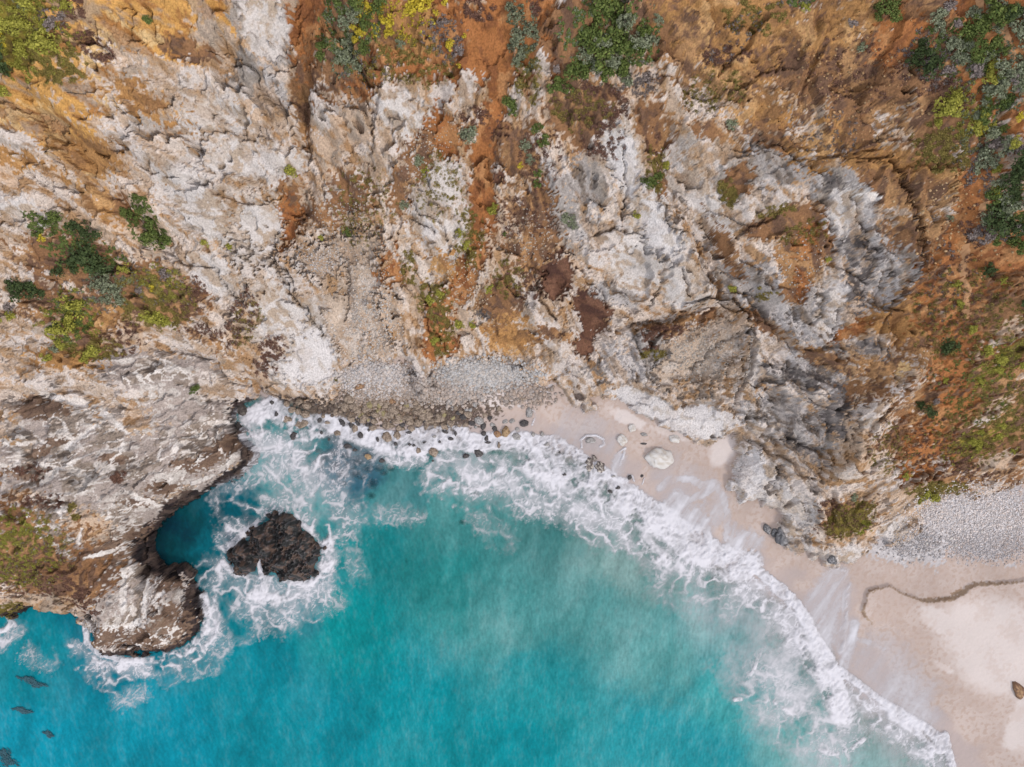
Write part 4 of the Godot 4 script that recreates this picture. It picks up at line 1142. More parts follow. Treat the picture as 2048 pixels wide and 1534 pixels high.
const GROUND_COVER := [
["yellowgreen",-43.62,-31.87,2.75,1.89,-3.8,2.62,1300],
["olive",-42.38,-29.86,2.17,1.17,-1.78,1.6,700],
["lilac",-41.5,-32.28,1.51,-.07,-.57,1.16,156],
["maroon",-38.37,-31.3,1.2,1.34,-1.05,0.64,420],
["maroon",-38.97,-32.72,1.13,-.2,-.39,1.59,220],
["olive",-40.33,-9.43,3.74,1.46,-1.59,2.8,1100],
["yellowgreen",-38.95,-11.06,2.88,0.46,-.72,1.83,420],
["lilac",-39.85,-11.55,3.93,1.49,-1.39,2.5,252],
["maroon",-36.51,-9.54,1.32,0.51,-1.27,2.31,320],
["green",-49.26,-7.16,2.17,-.01,-.69,3,520],
["yellowgreen",-49.26,-7.16,3.25,-.02,-.75,3.27,420],
["olive",-47.26,-3.84,3.21,-.02,-.22,1.24,420],
["sage",-43.88,-10.68,2.87,-.05,-.58,2.36,420],
["green",-45.96,-13.72,3.75,0.99,-.95,1.71,560],
["green",-48.49,-16.64,2.78,0.72,-.62,1.02,320],
["maroon",-43.88,-5,0.95,1.07,-1.68,1.74,260],
["lilac",-47.12,-9.32,3.21,-.03,-.53,2.13,120],
["maroon",-31.45,-7.48,1.42,0.55,-1.76,3.31,480],
["maroon",-29.11,-3.16,1.27,0.83,-1.75,2.34,480],
["lilac",-31.35,-8.04,1.23,0.47,-1.55,2.92,120],
["olive",-31.01,-6.92,1.44,0.56,-1.42,2.69,90],
["maroon",-35.44,-5.99,2.72,1.1,-.42,0.81,180],
["green",-39.09,-17.35,1.73,-.66,0.43,2.33,420],
["yellowgreen",-57.02,19.39,3.34,3.1,-3.14,3.81,1500],
["maroon",-54.5,22,3.31,3.48,-2.39,2.71,900],
["olive",-56.19,19.41,3.54,3.29,-3.34,4.07,500],
["lilac",-56.3,20.03,3.79,2.91,-3.35,4.45,120],
["olive",-62.34,28.05,3.05,-.13,-1.81,1.71,340],
["maroon",-51.02,25.87,1.7,1.41,-1.23,1.37,380],
["maroon",-59.49,23.29,3.05,0.79,-1.47,2.22,300],
["maroon",-53.55,13.5,2.93,0.07,-.03,0.94,260],
["maroon",-45.54,10.79,0.8,0.03,-.07,0.72,160],
["maroon",-54.88,10,2.16,0.42,-.17,1.02,200],
["olive",-50.52,14.79,0.59,0.03,-.11,1.08,90],
["green",-15.48,-33.29,3.06,0.39,-.56,2.86,620],
["sage",-15.61,-32.61,3.1,0.43,-.6,3.08,420],
["yellow",-10.98,-33.64,3.82,0.15,-.19,1.54,320],
["lilac",-6.36,-32.62,2.12,-.07,-.12,1.54,252],
["maroon",-2.99,-34.48,1.39,-.14,-.03,0.82,200],
["olive",-10.82,-30.78,5.43,0.18,-.21,1.82,420],
["lilac",-13.82,-30.03,3.58,0.3,-.2,1.28,120],
["sage",1,-32.36,1.43,0.25,0.04,3.15,360],
["maroon",2.36,-34.6,1.01,0.08,0.02,0.65,160],
["olive",1.52,-29.68,1.21,0.26,0.04,2.23,200],
["green",9.01,-31.93,4.47,0.07,0.31,2.91,1300],
["sage",9.01,-31.93,4.47,0.07,0.31,2.91,420],
["maroon",7.78,-27.27,3.67,0.65,-.24,1.67,760],
["lilac",11.99,-29.1,2.22,-.07,0.16,1.32,192],
["olive",6.83,-26.97,2.96,0.13,0.12,1.54,320],
["maroon",9.29,-24.47,2.24,0.18,0.19,1.55,340],
["maroon",2.92,-23.27,2.34,0.11,0.08,2.46,280],
["maroon",-3.78,-26.93,1.52,-.1,-.04,0.85,160],
["maroon",1.44,-18.1,3.31,0.09,0.03,2.38,260],
["olive",-.23,-12.07,1.75,-.01,0,2.14,200],
["olive",15.05,-22.47,1.24,-.27,0.2,2.33,180],
["maroon",14.88,-24.3,1.2,-.26,0.19,1.77,120],
["maroon",1.52,-11.55,2.5,0.78,-.69,1.82,340],
["olive",-4.77,-16.31,1.67,-.07,-.12,3.01,260],
["olive",-9.15,-9.92,2.06,-.03,-.17,2.19,320],
["olive",-8.49,-5.92,1.51,-.01,-.11,2.97,200],
["olive",-11.81,-13.14,0.87,0.01,-.21,2.09,120],
["olive",-16.26,-19.19,3.37,0.07,-.55,3.77,200],
["olive",-7.75,-20.83,2.53,0.13,-.81,3.29,140],
["lilac",20.39,-31.67,2.08,-1.44,1.09,0.78,120],
["maroon",19.77,-30.74,2.3,0.12,0.25,0.8,200],
["olive",19.5,-28.41,2.9,0.07,0.36,1.45,180],
["lilac",25.15,-34.24,2.21,0.07,0.16,0.47,120],
["green",26.05,-34.15,1.76,0.06,0.15,0.44,160],
["olive",21.95,-33.06,2.75,0.01,0.34,1.34,160],
["maroon",32.02,-29.23,5.19,0.43,0.86,2.53,260],
["lilac",31.43,-24.45,2.62,1.48,-.75,2.02,108],
["olive",22.86,-20.23,0.79,-.23,0.76,1.33,200],
["olive",31.56,-16.27,2.22,-.75,0.72,1.16,120],
["olive",27.95,-18.25,1.97,-.49,0.37,0.68,90],
["lilac",37.88,-29.21,2.67,0.42,0.73,2.19,372],
["green",39.53,-29.65,3,0.46,0.72,2.17,520],
["sage",42.8,-25.93,2.65,1.1,0.32,4.26,620],
["yellowgreen",42.09,-24.95,2.18,0.36,0.76,2.34,360],
["maroon",39.63,-27.17,3.02,0.47,0.86,2.65,420],
["olive",41.17,-22.46,2.62,0.4,0.69,2.03,360],
["lilac",44.15,-20.83,1.79,0.28,0.91,2.44,192],
["green",47.98,-16.4,1.87,0.19,0.92,2.12,420],
["maroon",46.49,-15.74,1.79,0.24,0.86,2.19,260],
["lilac",47.2,-14.82,1.82,0.21,0.35,0.89,156],
["olive",41.21,-21.29,1.89,0.28,0.36,1.03,160],
["olive",48.46,-6.26,3.63,-2.74,4.01,4.99,620],
["yellowgreen",52.24,-2.02,2.02,-2.15,1.87,1.77,260],
["maroon",46.66,-8.9,3.15,-.54,2.1,5,380],
["yellowgreen",53.87,6.65,3.49,-2.08,1.56,1.7,240],
["olive",53.62,4.81,4.12,-3.3,4.24,4.2,760],
["maroon",50.65,7.87,3.58,-1.46,2.25,2.98,420],
["olive",51.25,12.75,3.99,-.24,0.5,1.08,420],
["olive",40.69,16.37,2.84,-1.51,1.12,1.71,420],
["maroon",40.11,16.69,3.26,-1.34,1.01,1.88,260],
["yellowgreen",42.96,17.47,0.7,-1.11,0.59,0.42,160],
["maroon",42.87,6.58,3.18,0.04,1.01,2.46,120],
["olive",43.77,7.8,2.48,-1.47,2.61,2.73,160],
["lilac",44.66,-10.93,2.72,0.11,1.09,3.95,108],
["green",50.72,0.73,4.87,0,1.96,5.1,160],
["olive",53.39,13.13,3.29,0.05,0.23,0.67,120],
["maroon",55.12,10.83,3.22,0.04,0.49,1.19,200],
["olive",56.2,3.02,1.7,-1.47,4.32,4.07,320],
["maroon",17.81,-6.14,3.2,-.43,0.11,0.71,260],
["maroon",16.42,-4.66,1.07,0,0.07,0.95,160],
["olive",16.8,-3.47,1.79,0.01,0.04,0.6,120],
["olive",28.65,-10.23,0.93,0.08,0.23,0.73,60],
["maroon",37.99,14.75,1.7,-.05,0.14,0.9,120],
["olive",-20.87,-.44,1.26,0,-.03,0.5,20]
]
const FOOTPATHS := [
[39.96,-34,40.57,-32.48,40.95,-31.38,41.82,-31.15,42.56,-30.96,43.15,-29.75,43.8,-28.43,44.57,-27.78],
[44.57,-27.78,44.1,-26.61,43.93,-25.56],
[40.95,-31.38,41.14,-30.08,40.7,-29.29],
[45.88,-21.14,45.77,-19.62,45.72,-17.68,45.81,-16.26],
[45.97,-14.13,46.38,-11.58,47.41,-9.81,47.94,-6.8]
]
const STACK_OUTLINE := [
-36.34,21.52,-35.46,20.25,-33.69,18.99,-32.3,17.54,-30.54,16.34,-28.52,15.9,-27.26,16.85,-26.37,18.36,-24.73,19.12,-23.79,20.51,-24.23,21.77,-24.73,22.65,
-24.61,24.17,-25.62,25.17,-27.38,25.3,-29.28,24.8,-30.54,24.29,-31.29,24.42,-31.74,23.41,-32.18,22.52,-32.56,24.04,-33.82,24.8,-35.21,23.91,-36.09,22.65
]
const STICKS := [
[58.7,12.8,59.49,13.76,0.09],
[3.24,-25.74,3.05,-25.34,0.05],
[4.88,-23.63,5.07,-24.16,0.07]
]
const CRACKS := [
[0.28,-47.24,-27.54,-46.27,-25.89,-44.65,-24.37,-43.13,-22.09,-41.46,-19.66,-40.21,-17.79,-38.46,-15.9],
[0.2,-20.67,-35.74,-21.33,-33.43,-21.87,-31.71,-23.01,-30.59],
[0.2,-27.71,-32.13,-26.18,-30.74,-24.1,-29.02,-22.16,-27.28],
[0.3,-21,-29.77,-21.64,-26.69,-21.85,-23.64],
[0.2,-34.16,-20.63,-29.46,-20.26,-25.93,-19.76,-24.56,-20.5],
[0.25,-41.8,-4.51,-38.41,-3.28,-34.98,-1.77,-32.85,0.31],
[0.2,-58.29,1.63,-55.71,1.93,-52.92,1.35],
[0.2,-38.55,2.01,-34.81,2.39],
[0.25,13,-6.92,16.68,-7.55,20.16,-8.1,23.58,-9.23],
[0.25,21.18,-18.18,22.71,-13.19,25.08,-9.83,27.78,-8.46,31.23,-6.23],
[0.15,16.54,-18.76,18.58,-16.98,21.65,-15.37],
[0.2,9.27,-16.58,12.02,-16.8,14.74,-16.46],
[0.25,31.24,-19.83,33.82,-15.76,36.44,-12.61,38.57,-10.92],
[0.25,27.91,-6.23,28.19,-2.77,27.56,1.99],
[0.2,21.85,-1.66,24.41,-4.63,27.76,-6.24],
[0.2,27.17,-10.32,30.08,-6.82,33.4,-4.46,37.21,-3.8],
[0.3,30.56,-1.9,35.76,1.34,38.46,3.64],
[0.2,28.79,6.98,32.44,8.66,35.88,11.62],
[0.25,27.01,2.6,30.31,6.29,34.42,7.35,38.01,8.18],
[0.25,42.77,-1.19,42.86,1.27,41.28,3.81],
[0.25,38.61,4.8,38.59,8.93,36.97,11.58],
[0.2,3.87,-13.32,3.33,-9.92,5.18,-7.65],
[0.15,-9.44,-12.07,-10.42,-8.8,-8.23,-4.11],
[0.2,-19.25,-15.39,-19.11,-12.21,-20.22,-7.69],
[0.2,14.82,-29.89,18.44,-28.79,22.15,-28.99,25.58,-29.93],
[0.25,31.23,-30.34,34.06,-27.88],
[0.2,23.37,-24.45,27.45,-23.92,30.81,-22.07],
[0.25,33.58,-22.03,37.98,-20.85,40.67,-20.78,42.33,-21.12],
[0.2,39.71,-9.26,42.42,-8.04],
[0.2,-13.05,-28.81,-13.91,-25.42,-13.9,-23.01],
[0.15,-26.43,-16.92,-27.36,-14.11,-24.83,-10.95],
[0.15,-11.01,-19.81,-8.42,-17.89,-6.94,-16.05],
[0.15,-10.64,-18.48,-8.54,-16.47],
[0.2,19.23,-32.68,21.49,-30.97,20.07,-29.77],
[0.15,32.44,9.86,31.25,13.15],
[0.15,28.85,8.24,28.34,12],
[0.2,-50.87,-11.4,-48.06,-9.85],
[0.15,-40.14,-23.61,-36.9,-22.27,-35.68,-20.71],
[0.15,-31.98,-23.93,-29.74,-25.82,-26.21,-25.32],
[0.15,-38.43,-14.79,-34.04,-12.79,-30.5,-9.72],
[0.15,-27.62,-14.09,-24.99,-9.84,-23.34,-5.29],
[0.15,11.05,-23.89,12.54,-20.56,12.42,-17.97],
[0.15,15.45,-14.95,17.56,-11.88,16.84,-9.83],
[0.2,7.85,-13.11,10.23,-12.03,11.64,-9.32],
[0.15,18.48,-12.87,21.05,-10.18],
[0.2,28.06,-17.78,25.48,-16.79,24.27,-15.98],
[0.15,34.6,-19.07,37.37,-16.55,39.06,-13.64],
[0.15,34.72,-9.98,34.11,-6.7],
[0.15,36.39,-8.28,36.23,-4.96],
[0.15,40.29,-12.1,41.18,-8.12],
[0.15,-49.17,-22.29,-46.87,-20.58,-44.06,-20.2],
[0.15,-37.99,-27.48,-36.7,-25.5,-39.07,-23.57],
[0.12,-35.38,-33.24,-33.92,-31.71],
[0.12,-33.96,-33.64,-32.18,-31.85],
[0.12,-37.84,-32.46,-37,-30.53]
]

var ground := PackedFloat32Array()      # height of the ground on the fine grid
var inside := PackedFloat32Array()      # metres inside the foot of the cliffs (negative: on the beach)
var kind := PackedByteArray()           # which ground material
var mid_noise := PackedFloat32Array()
var fine_noise := PackedFloat32Array()
var cleft := PackedFloat32Array()       # how deep in a cleft of the rock
var dryness := PackedFloat32Array()     # wet sand 0, dry sand 1
var c_land := PackedFloat32Array()
var c_bed := PackedFloat32Array()
var c_rock := PackedFloat32Array()
var c_line := PackedFloat32Array()
var c_bank := PackedFloat32Array()
var c_turn := PackedFloat32Array()
var rng := RandomNumberGenerator.new()
var counts := {}


func _ready() -> void:
	set_camera_and_light()
	build_fields()
	shape_ground()
	build_ground()
	build_sea()
	build_paths()
	build_stack()
	build_boulders()
	build_cobbles()
	build_plants()
	build_small_things()


func set_camera_and_light() -> void:
	var cam := Camera3D.new()
	cam.name = "camera"
	cam.position = Vector3(0, 100, 0)
	cam.rotation_degrees = Vector3(-90, 0, 0)
	cam.fov = 51.88
	cam.near = 1.0
	cam.far = 1000.0
	add_child(cam)
	cam.current = true
	var env := Environment.new()
	env.background_mode = Environment.BG_SKY
	var sky := ProceduralSkyMaterial.new()
	sky.sky_top_color = Color(0.93, 0.94, 0.97)
	sky.sky_horizon_color = Color(0.80, 0.83, 0.88)
	sky.sky_curve = 0.25
	sky.ground_bottom_color = Color(0.30, 0.33, 0.33)
	sky.ground_horizon_color = Color(0.62, 0.66, 0.70)
	var s := Sky.new()
	s.sky_material = sky
	env.sky = s
	env.tonemap_mode = Environment.TONE_MAPPER_LINEAR
	env.tonemap_exposure = 1.5
	env.sdfgi_enabled = true
	env.ssao_enabled = true
	env.ssil_enabled = true
	var we := WorldEnvironment.new()
	we.name = "sky"
	we.environment = env
	add_child(we)
	var sun := DirectionalLight3D.new()
	sun.name = "sun"
	sun.light_energy = 0.5
	sun.light_color = Color(1.0, 0.97, 0.93)
	sun.light_angular_distance = 10.0
	sun.shadow_enabled = true
	sun.rotation_degrees = Vector3(-40, 46, 0)
	add_child(sun)


# ---------------------------------------------------------------- helpers
func noise(freq: float, seed_: int, octaves := 3, type := FastNoiseLite.TYPE_SIMPLEX_SMOOTH) -> FastNoiseLite:
	var n := FastNoiseLite.new()
	n.noise_type = type
	n.frequency = freq
	n.seed = seed_
	n.fractal_octaves = octaves
	n.fractal_type = FastNoiseLite.FRACTAL_FBM if octaves > 1 else FastNoiseLite.FRACTAL_NONE
	return n


func cells(freq: float, seed_: int, returns: int, jitter := 1.0) -> FastNoiseLite:
	var n := FastNoiseLite.new()
	n.noise_type = FastNoiseLite.TYPE_CELLULAR
	n.frequency = freq
	n.seed = seed_
	n.fractal_type = FastNoiseLite.FRACTAL_NONE
	n.cellular_return_type = returns
	n.cellular_jitter = jitter
	return n


func tag(o: Node, label: String, category: String, group := "", kind_ := "") -> void:
	o.set_meta("label", label)
	if category:
		o.set_meta("category", category)
	if group:
		o.set_meta("group", group)
	if kind_:
		o.set_meta("kind", kind_)


func numbered(called: String) -> String:
	var n: int = counts.get(called, 0)
	counts[called] = n + 1
	return called if n == 0 else "%s_%03d" % [called, n]


func array_mesh(v: PackedVector3Array, n: PackedVector3Array, c: PackedColorArray, idx: PackedInt32Array) -> ArrayMesh:
	var a := []
	a.resize(Mesh.ARRAY_MAX)
	a[Mesh.ARRAY_VERTEX] = v
	if n.size():
		a[Mesh.ARRAY_NORMAL] = n
	if c.size():
		a[Mesh.ARRAY_COLOR] = c
	if idx.size():
		a[Mesh.ARRAY_INDEX] = idx
	var m := ArrayMesh.new()
	m.add_surface_from_arrays(Mesh.PRIMITIVE_TRIANGLES, a)
	return m


func put(called: String, mesh: Mesh, mat: Material, parent: Node = self) -> MeshInstance3D:
	var o := MeshInstance3D.new()
	o.name = numbered(called) if parent == self else called
	o.mesh = mesh
	o.material_override = mat
	parent.add_child(o, true)
	return o


func painted(rough: float, spec := 0.5) -> StandardMaterial3D:
	var m := StandardMaterial3D.new()
	m.vertex_color_use_as_albedo = true
	m.roughness = rough
	m.metallic_specular = spec
	m.cull_mode = BaseMaterial3D.CULL_DISABLED
	return m


func solve(a: Array, n: int) -> PackedFloat64Array:
	for i in n:
		var p := i
		for r in range(i + 1, n):
			if absf(a[r][i]) > absf(a[p][i]):
				p = r
		var t = a[i]
		a[i] = a[p]
		a[p] = t
		var ri: PackedFloat64Array = a[i]
		for r in range(i + 1, n):
			var rr: PackedFloat64Array = a[r]
			var f: float = rr[i] / ri[i]
			if f != 0.0:
				for c in range(i, n + 1):
					rr[c] -= f * ri[c]
				a[r] = rr
	var x := PackedFloat64Array()
	x.resize(n)
	for i in range(n - 1, -1, -1):
		var ri: PackedFloat64Array = a[i]
		var s: float = ri[n]
		for c in range(i + 1, n):
			s -= ri[c] * x[c]
		x[i] = s / ri[i]
	return x


func spline(points: Array, smooth: float) -> PackedFloat32Array:
	# a thin plate through scattered heights, laid out on the coarse grid
	var n := points.size() / 3
	var px := PackedFloat64Array()
	var pz := PackedFloat64Array()
	for i in n:
		px.append(points[i * 3])
		pz.append(points[i * 3 + 1])
	var rows := []
	for i in n + 3:
		var row := PackedFloat64Array()
		row.resize(n + 4)
		rows.append(row)
	for i in n:
		var row: PackedFloat64Array = rows[i]
		for j in n:
			var d := (px[i] - px[j]) ** 2 + (pz[i] - pz[j]) ** 2
			row[j] = 0.5 * d * log(d) if d > 1e-9 else 0.0
		row[i] += smooth * n * 0.1
		row[n] = 1.0
		row[n + 1] = px[i]
		row[n + 2] = pz[i]
		row[n + 3] = points[i * 3 + 2]
		rows[i] = row
		for k in 3:
			var low: PackedFloat64Array = rows[n + k]
			low[i] = [1.0, px[i], pz[i]][k]
			rows[n + k] = low
	var w := solve(rows, n + 3)
	# at every metre, then halved
	var hx := CNX / 2 + 1
	var hz := CNZ / 2 + 1
	var half := PackedFloat32Array()
	half.resize(hx * hz)
	for j in hz:
		var z := CZ0 + j * CSTEP * 2.0
		for i in hx:
			var x := CX0 + i * CSTEP * 2.0
			var s := w[n] + w[n + 1] * x + w[n + 2] * z
			for k in n:
				var dx := x - px[k]
				var dz := z - pz[k]
				var d := dx * dx + dz * dz + 1e-9
				s += w[k] * 0.5 * d * log(d)
			half[j * hx + i] = s
	var out := PackedFloat32Array()
	out.resize(CNX * CNZ)
	for j in CNZ:
		var j0 := mini(j / 2, hz - 2)
		var g := (j - j0 * 2) * 0.5
		for i in CNX:
			var i0 := mini(i / 2, hx - 2)
			var f := (i - i0 * 2) * 0.5
			var q := j0 * hx + i0
			out[j * CNX + i] = lerpf(lerpf(half[q], half[q + 1], f), lerpf(half[q + hx], half[q + hx + 1], f), g)
	return out


func outline_distance(flat: Array, reach: float) -> PackedFloat32Array:
	# metres inside an outline, on the coarse grid; exact up to REACH metres from it
	var poly := PackedVector2Array()
	for i in flat.size() / 2:
		poly.append(Vector2(flat[i * 2], flat[i * 2 + 1]))
	var out := PackedFloat32Array()
	out.resize(CNX * CNZ)
	out.fill(reach)
	for k in poly.size():
		segment_distance(out, poly[k], poly[(k + 1) % poly.size()], reach)
	for j in CNZ:
		for i in CNX:
			if not Geometry2D.is_point_in_polygon(Vector2(CX0 + i * CSTEP, CZ0 + j * CSTEP), poly):
				out[j * CNX + i] = -out[j * CNX + i]
	return out


func segment_distance(out: PackedFloat32Array, a: Vector2, b: Vector2, reach: float) -> void:
	var i0 := clampi(int((minf(a.x, b.x) - reach - CX0) / CSTEP), 0, CNX - 1)
	var i1 := clampi(int((maxf(a.x, b.x) + reach - CX0) / CSTEP) + 1, 0, CNX - 1)
	var j0 := clampi(int((minf(a.y, b.y) - reach - CZ0) / CSTEP), 0, CNZ - 1)
	var j1 := clampi(int((maxf(a.y, b.y) + reach - CZ0) / CSTEP) + 1, 0, CNZ - 1)
	for j in range(j0, j1 + 1):
		for i in range(i0, i1 + 1):
			var p := Vector2(CX0 + i * CSTEP, CZ0 + j * CSTEP)
			var d := p.distance_to(Geometry2D.get_closest_point_to_segment(p, a, b))
			if d < out[j * CNX + i]:
				out[j * CNX + i] = d


func build_fields() -> void:
	c_land = spline(LAND_POINTS, 8.0)
	c_bed = spline(BED_POINTS, 1.0)
	c_rock = outline_distance(ROCK_OUTLINE, 9.0)
	c_bank = outline_distance(BANK_OUTLINE, 9.0)
	c_line.resize(CNX * CNZ)
	for line in RELIEF_LINES:
		var d := PackedFloat32Array()
		d.resize(CNX * CNZ)
		d.fill(99.0)
		for k in range(2, line.size() - 2, 2):
			segment_distance(d, Vector2(line[k], line[k + 1]), Vector2(line[k + 2], line[k + 3]), line[1] * 2.6)
		for q in CNX * CNZ:
			if d[q] < 50.0:
				c_line[q] += line[0] * exp(-(d[q] / line[1]) ** 2)
	c_turn.resize(CNX * CNZ)
	for j in CNZ:
		for i in CNX:
			var x := CX0 + i * CSTEP
			var z := CZ0 + j * CSTEP
			var s := Vector2.ZERO
			for k in range(0, GRAIN_POINTS.size(), 3):
				var w: float = 1.0 / (((x - GRAIN_POINTS[k]) ** 2 + (z - GRAIN_POINTS[k + 1]) ** 2) ** 1.5 + 1.0)
				s += Vector2.from_angle(2.0 * GRAIN_POINTS[k + 2]) * w
			var a := s.angle() * 0.5
			c_turn[j * CNX + i] = a


func coarse(f: PackedFloat32Array, x: float, z: float) -> float:
	var u := clampf((x - CX0) / CSTEP, 0.0, CNX - 1.001)
	var v := clampf((z - CZ0) / CSTEP, 0.0, CNZ - 1.001)
	var i := int(u)
	var j := int(v)
	u -= i
	v -= j
	var q := j * CNX + i
	return (f[q] * (1.0 - u) + f[q + 1] * u) * (1.0 - v) + (f[q + CNX] * (1.0 - u) + f[q + CNX + 1] * u) * v


func paint_patch(p: Array, on_rock: bool) -> void:
	var ux: float = p[3]
	var uz: float = p[4]
	var vx: float = p[5]
	var vz: float = p[6]
	var det := ux * vz - uz * vx
	if absf(det) < 1e-4:
		return
	var rough: float = p[7]
	var ext := 1.0 + rough
	var i0 := clampi(int((p[1] - (absf(ux) + absf(vx)) * ext - X0) / STEP), 0, NX - 1)
	var i1 := clampi(int((p[1] + (absf(ux) + absf(vx)) * ext - X0) / STEP) + 1, 0, NX - 1)
	var j0 := clampi(int((p[2] - (absf(uz) + absf(vz)) * ext - Z0) / STEP), 0, NZ - 1)
	var j1 := clampi(int((p[2] + (absf(uz) + absf(vz)) * ext - Z0) / STEP) + 1, 0, NZ - 1)
	var id: int = p[0]
	for j in range(j0, j1 + 1):
		var dz: float = Z0 + j * STEP - p[2]
		for i in range(i0, i1 + 1):
			var q := j * NX + i
			if (inside[q] > 0.0) != on_rock:
				continue
			var dx: float = X0 + i * STEP - p[1]
			var a := (dx * vz - dz * vx) / det
			var b := (dz * ux - dx * uz) / det
			if id == 12:
				dryness[q] = maxf(dryness[q], 1.0 - smoothstep(0.72, 1.12, sqrt(a * a + b * b) + rough * (1.1 * mid_noise[q] + 0.5 * fine_noise[q])))
			elif sqrt(a * a + b * b) + rough * (1.2 * mid_noise[q] + 1.5 * fine_noise[q]) < 1.0:
				kind[q] = id


func cut_clefts() -> void:
	for line in CRACKS:
		var hw: float = line[0]
		for k in range(1, line.size() - 2, 2):
			var a := Vector2(line[k], line[k + 1])
			var b := Vector2(line[k + 2], line[k + 3])
			var reach := hw * 2.5 + 1.6
			var ab := b - a
			var l2 := maxf(ab.length_squared(), 1e-6)
			for j in range(clampi(int((minf(a.y, b.y) - reach - Z0) / STEP), 0, NZ - 1), clampi(int((maxf(a.y, b.y) + reach - Z0) / STEP), 0, NZ - 1) + 1):
				for i in range(clampi(int((minf(a.x, b.x) - reach - X0) / STEP), 0, NX - 1), clampi(int((maxf(a.x, b.x) + reach - X0) / STEP), 0, NX - 1) + 1):
					var q := j * NX + i
					var p := Vector2(X0 + i * STEP + mid_noise[q] * 1.6 + fine_noise[q] * 0.5, Z0 + j * STEP - mid_noise[q] * 1.2 + fine_noise[q] * 0.4)
					var t := clampf((p - a).dot(ab) / l2, 0.0, 1.0)
					var w := 1.0 - smoothstep(0.35, 1.5, (p - a - ab * t).length() / hw - fine_noise[q] * 0.9)
					if w > cleft[q]:
						cleft[q] = w


func shape_ground() -> void:
	var total := NX * NZ
	cleft.resize(total)
	dryness.resize(total)
	ground.resize(total)
	inside.resize(total)
	kind.resize(total)
	mid_noise.resize(total)
	fine_noise.resize(total)
	var n_mid := noise(0.17, 11, 4)
	var n_fine := noise(1.3, 12, 3)
	var n_jag := cells(0.8, 13, FastNoiseLite.RETURN_CELL_VALUE)
	var rise := PackedFloat32Array()
	rise.resize(total)
	for j in NZ:
		var z := Z0 + j * STEP
		for i in NX:
			var q := j * NX + i
			var x := X0 + i * STEP
			var m := n_mid.get_noise_2d(x, z)
			var f := n_fine.get_noise_2d(x, z)
			var b := coarse(c_bed, x, z)
			var jag := n_jag.get_noise_2d(x, z)
			var d := coarse(c_rock, x + m * 0.8 + f * 0.3 + jag * 0.55, z - m * 0.8 + f * 0.3 - jag * 0.45)
			inside[q] = d
			if d > 0.0:
				var k := 1.0 - exp(-d / FOOT)
				rise[q] = k
				b = maxf(b, -0.5)
				var h := minf(b + 0.55 * smoothstep(0.0, 0.3, d) + (maxf(coarse(c_land, x, z), b + 0.8) - b) * k + coarse(c_line, x, z) * k, 54.0)
				ground[q] = h
				kind[q] = 0
				m = n_mid.get_noise_3d(x, h, z)
				f = n_fine.get_noise_3d(x, h, z)
			else:
				var bank := coarse(c_bank, x + m * 0.9 + f * 0.3, z + f * 0.35)
				if bank > -0.6 and z < 33.0:
					b += 0.42 * smoothstep(-0.40 + 0.5 * f, 0.1, bank) * exp(-maxf(bank, 0.0) / 4.0) * smoothstep(31.5, 28.0, z)
				ground[q] = b
				kind[q] = 11 if b > -0.35 else 17
			mid_noise[q] = m
			fine_noise[q] = f
	cut_clefts()
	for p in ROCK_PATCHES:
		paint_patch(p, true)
	for p in BEACH_PATCHES:
		paint_patch(p, false)
	for q in total:
		if inside[q] > 0.0:
			if inside[q] < 0.9 + 1.1 * mid_noise[q] + 0.6 * fine_noise[q]:
				var x := X0 + (q % NX) * STEP
				var z := Z0 + (q / NX) * STEP
				if coarse(c_bed, x, z) < -0.1 + 0.3 * mid_noise[q]:
					kind[q] = 10
		elif ground[q] > 0.4:
			var x := X0 + (q % NX) * STEP
			var z := Z0 + (q / NX) * STEP
			if z > 20.0 and z < 30.5:
				var bank := coarse(c_bank, x + mid_noise[q] * 0.9 + fine_noise[q] * 0.3, z + fine_noise[q] * 0.35)
				if bank < 0.05 + 0.06 * fine_noise[q] and bank > -0.10 - 0.34 * exp(-((x - 55.5) / 4.5) ** 2) - 0.25 * maxf(mid_noise[q], 0.0):
					kind[q] = 14


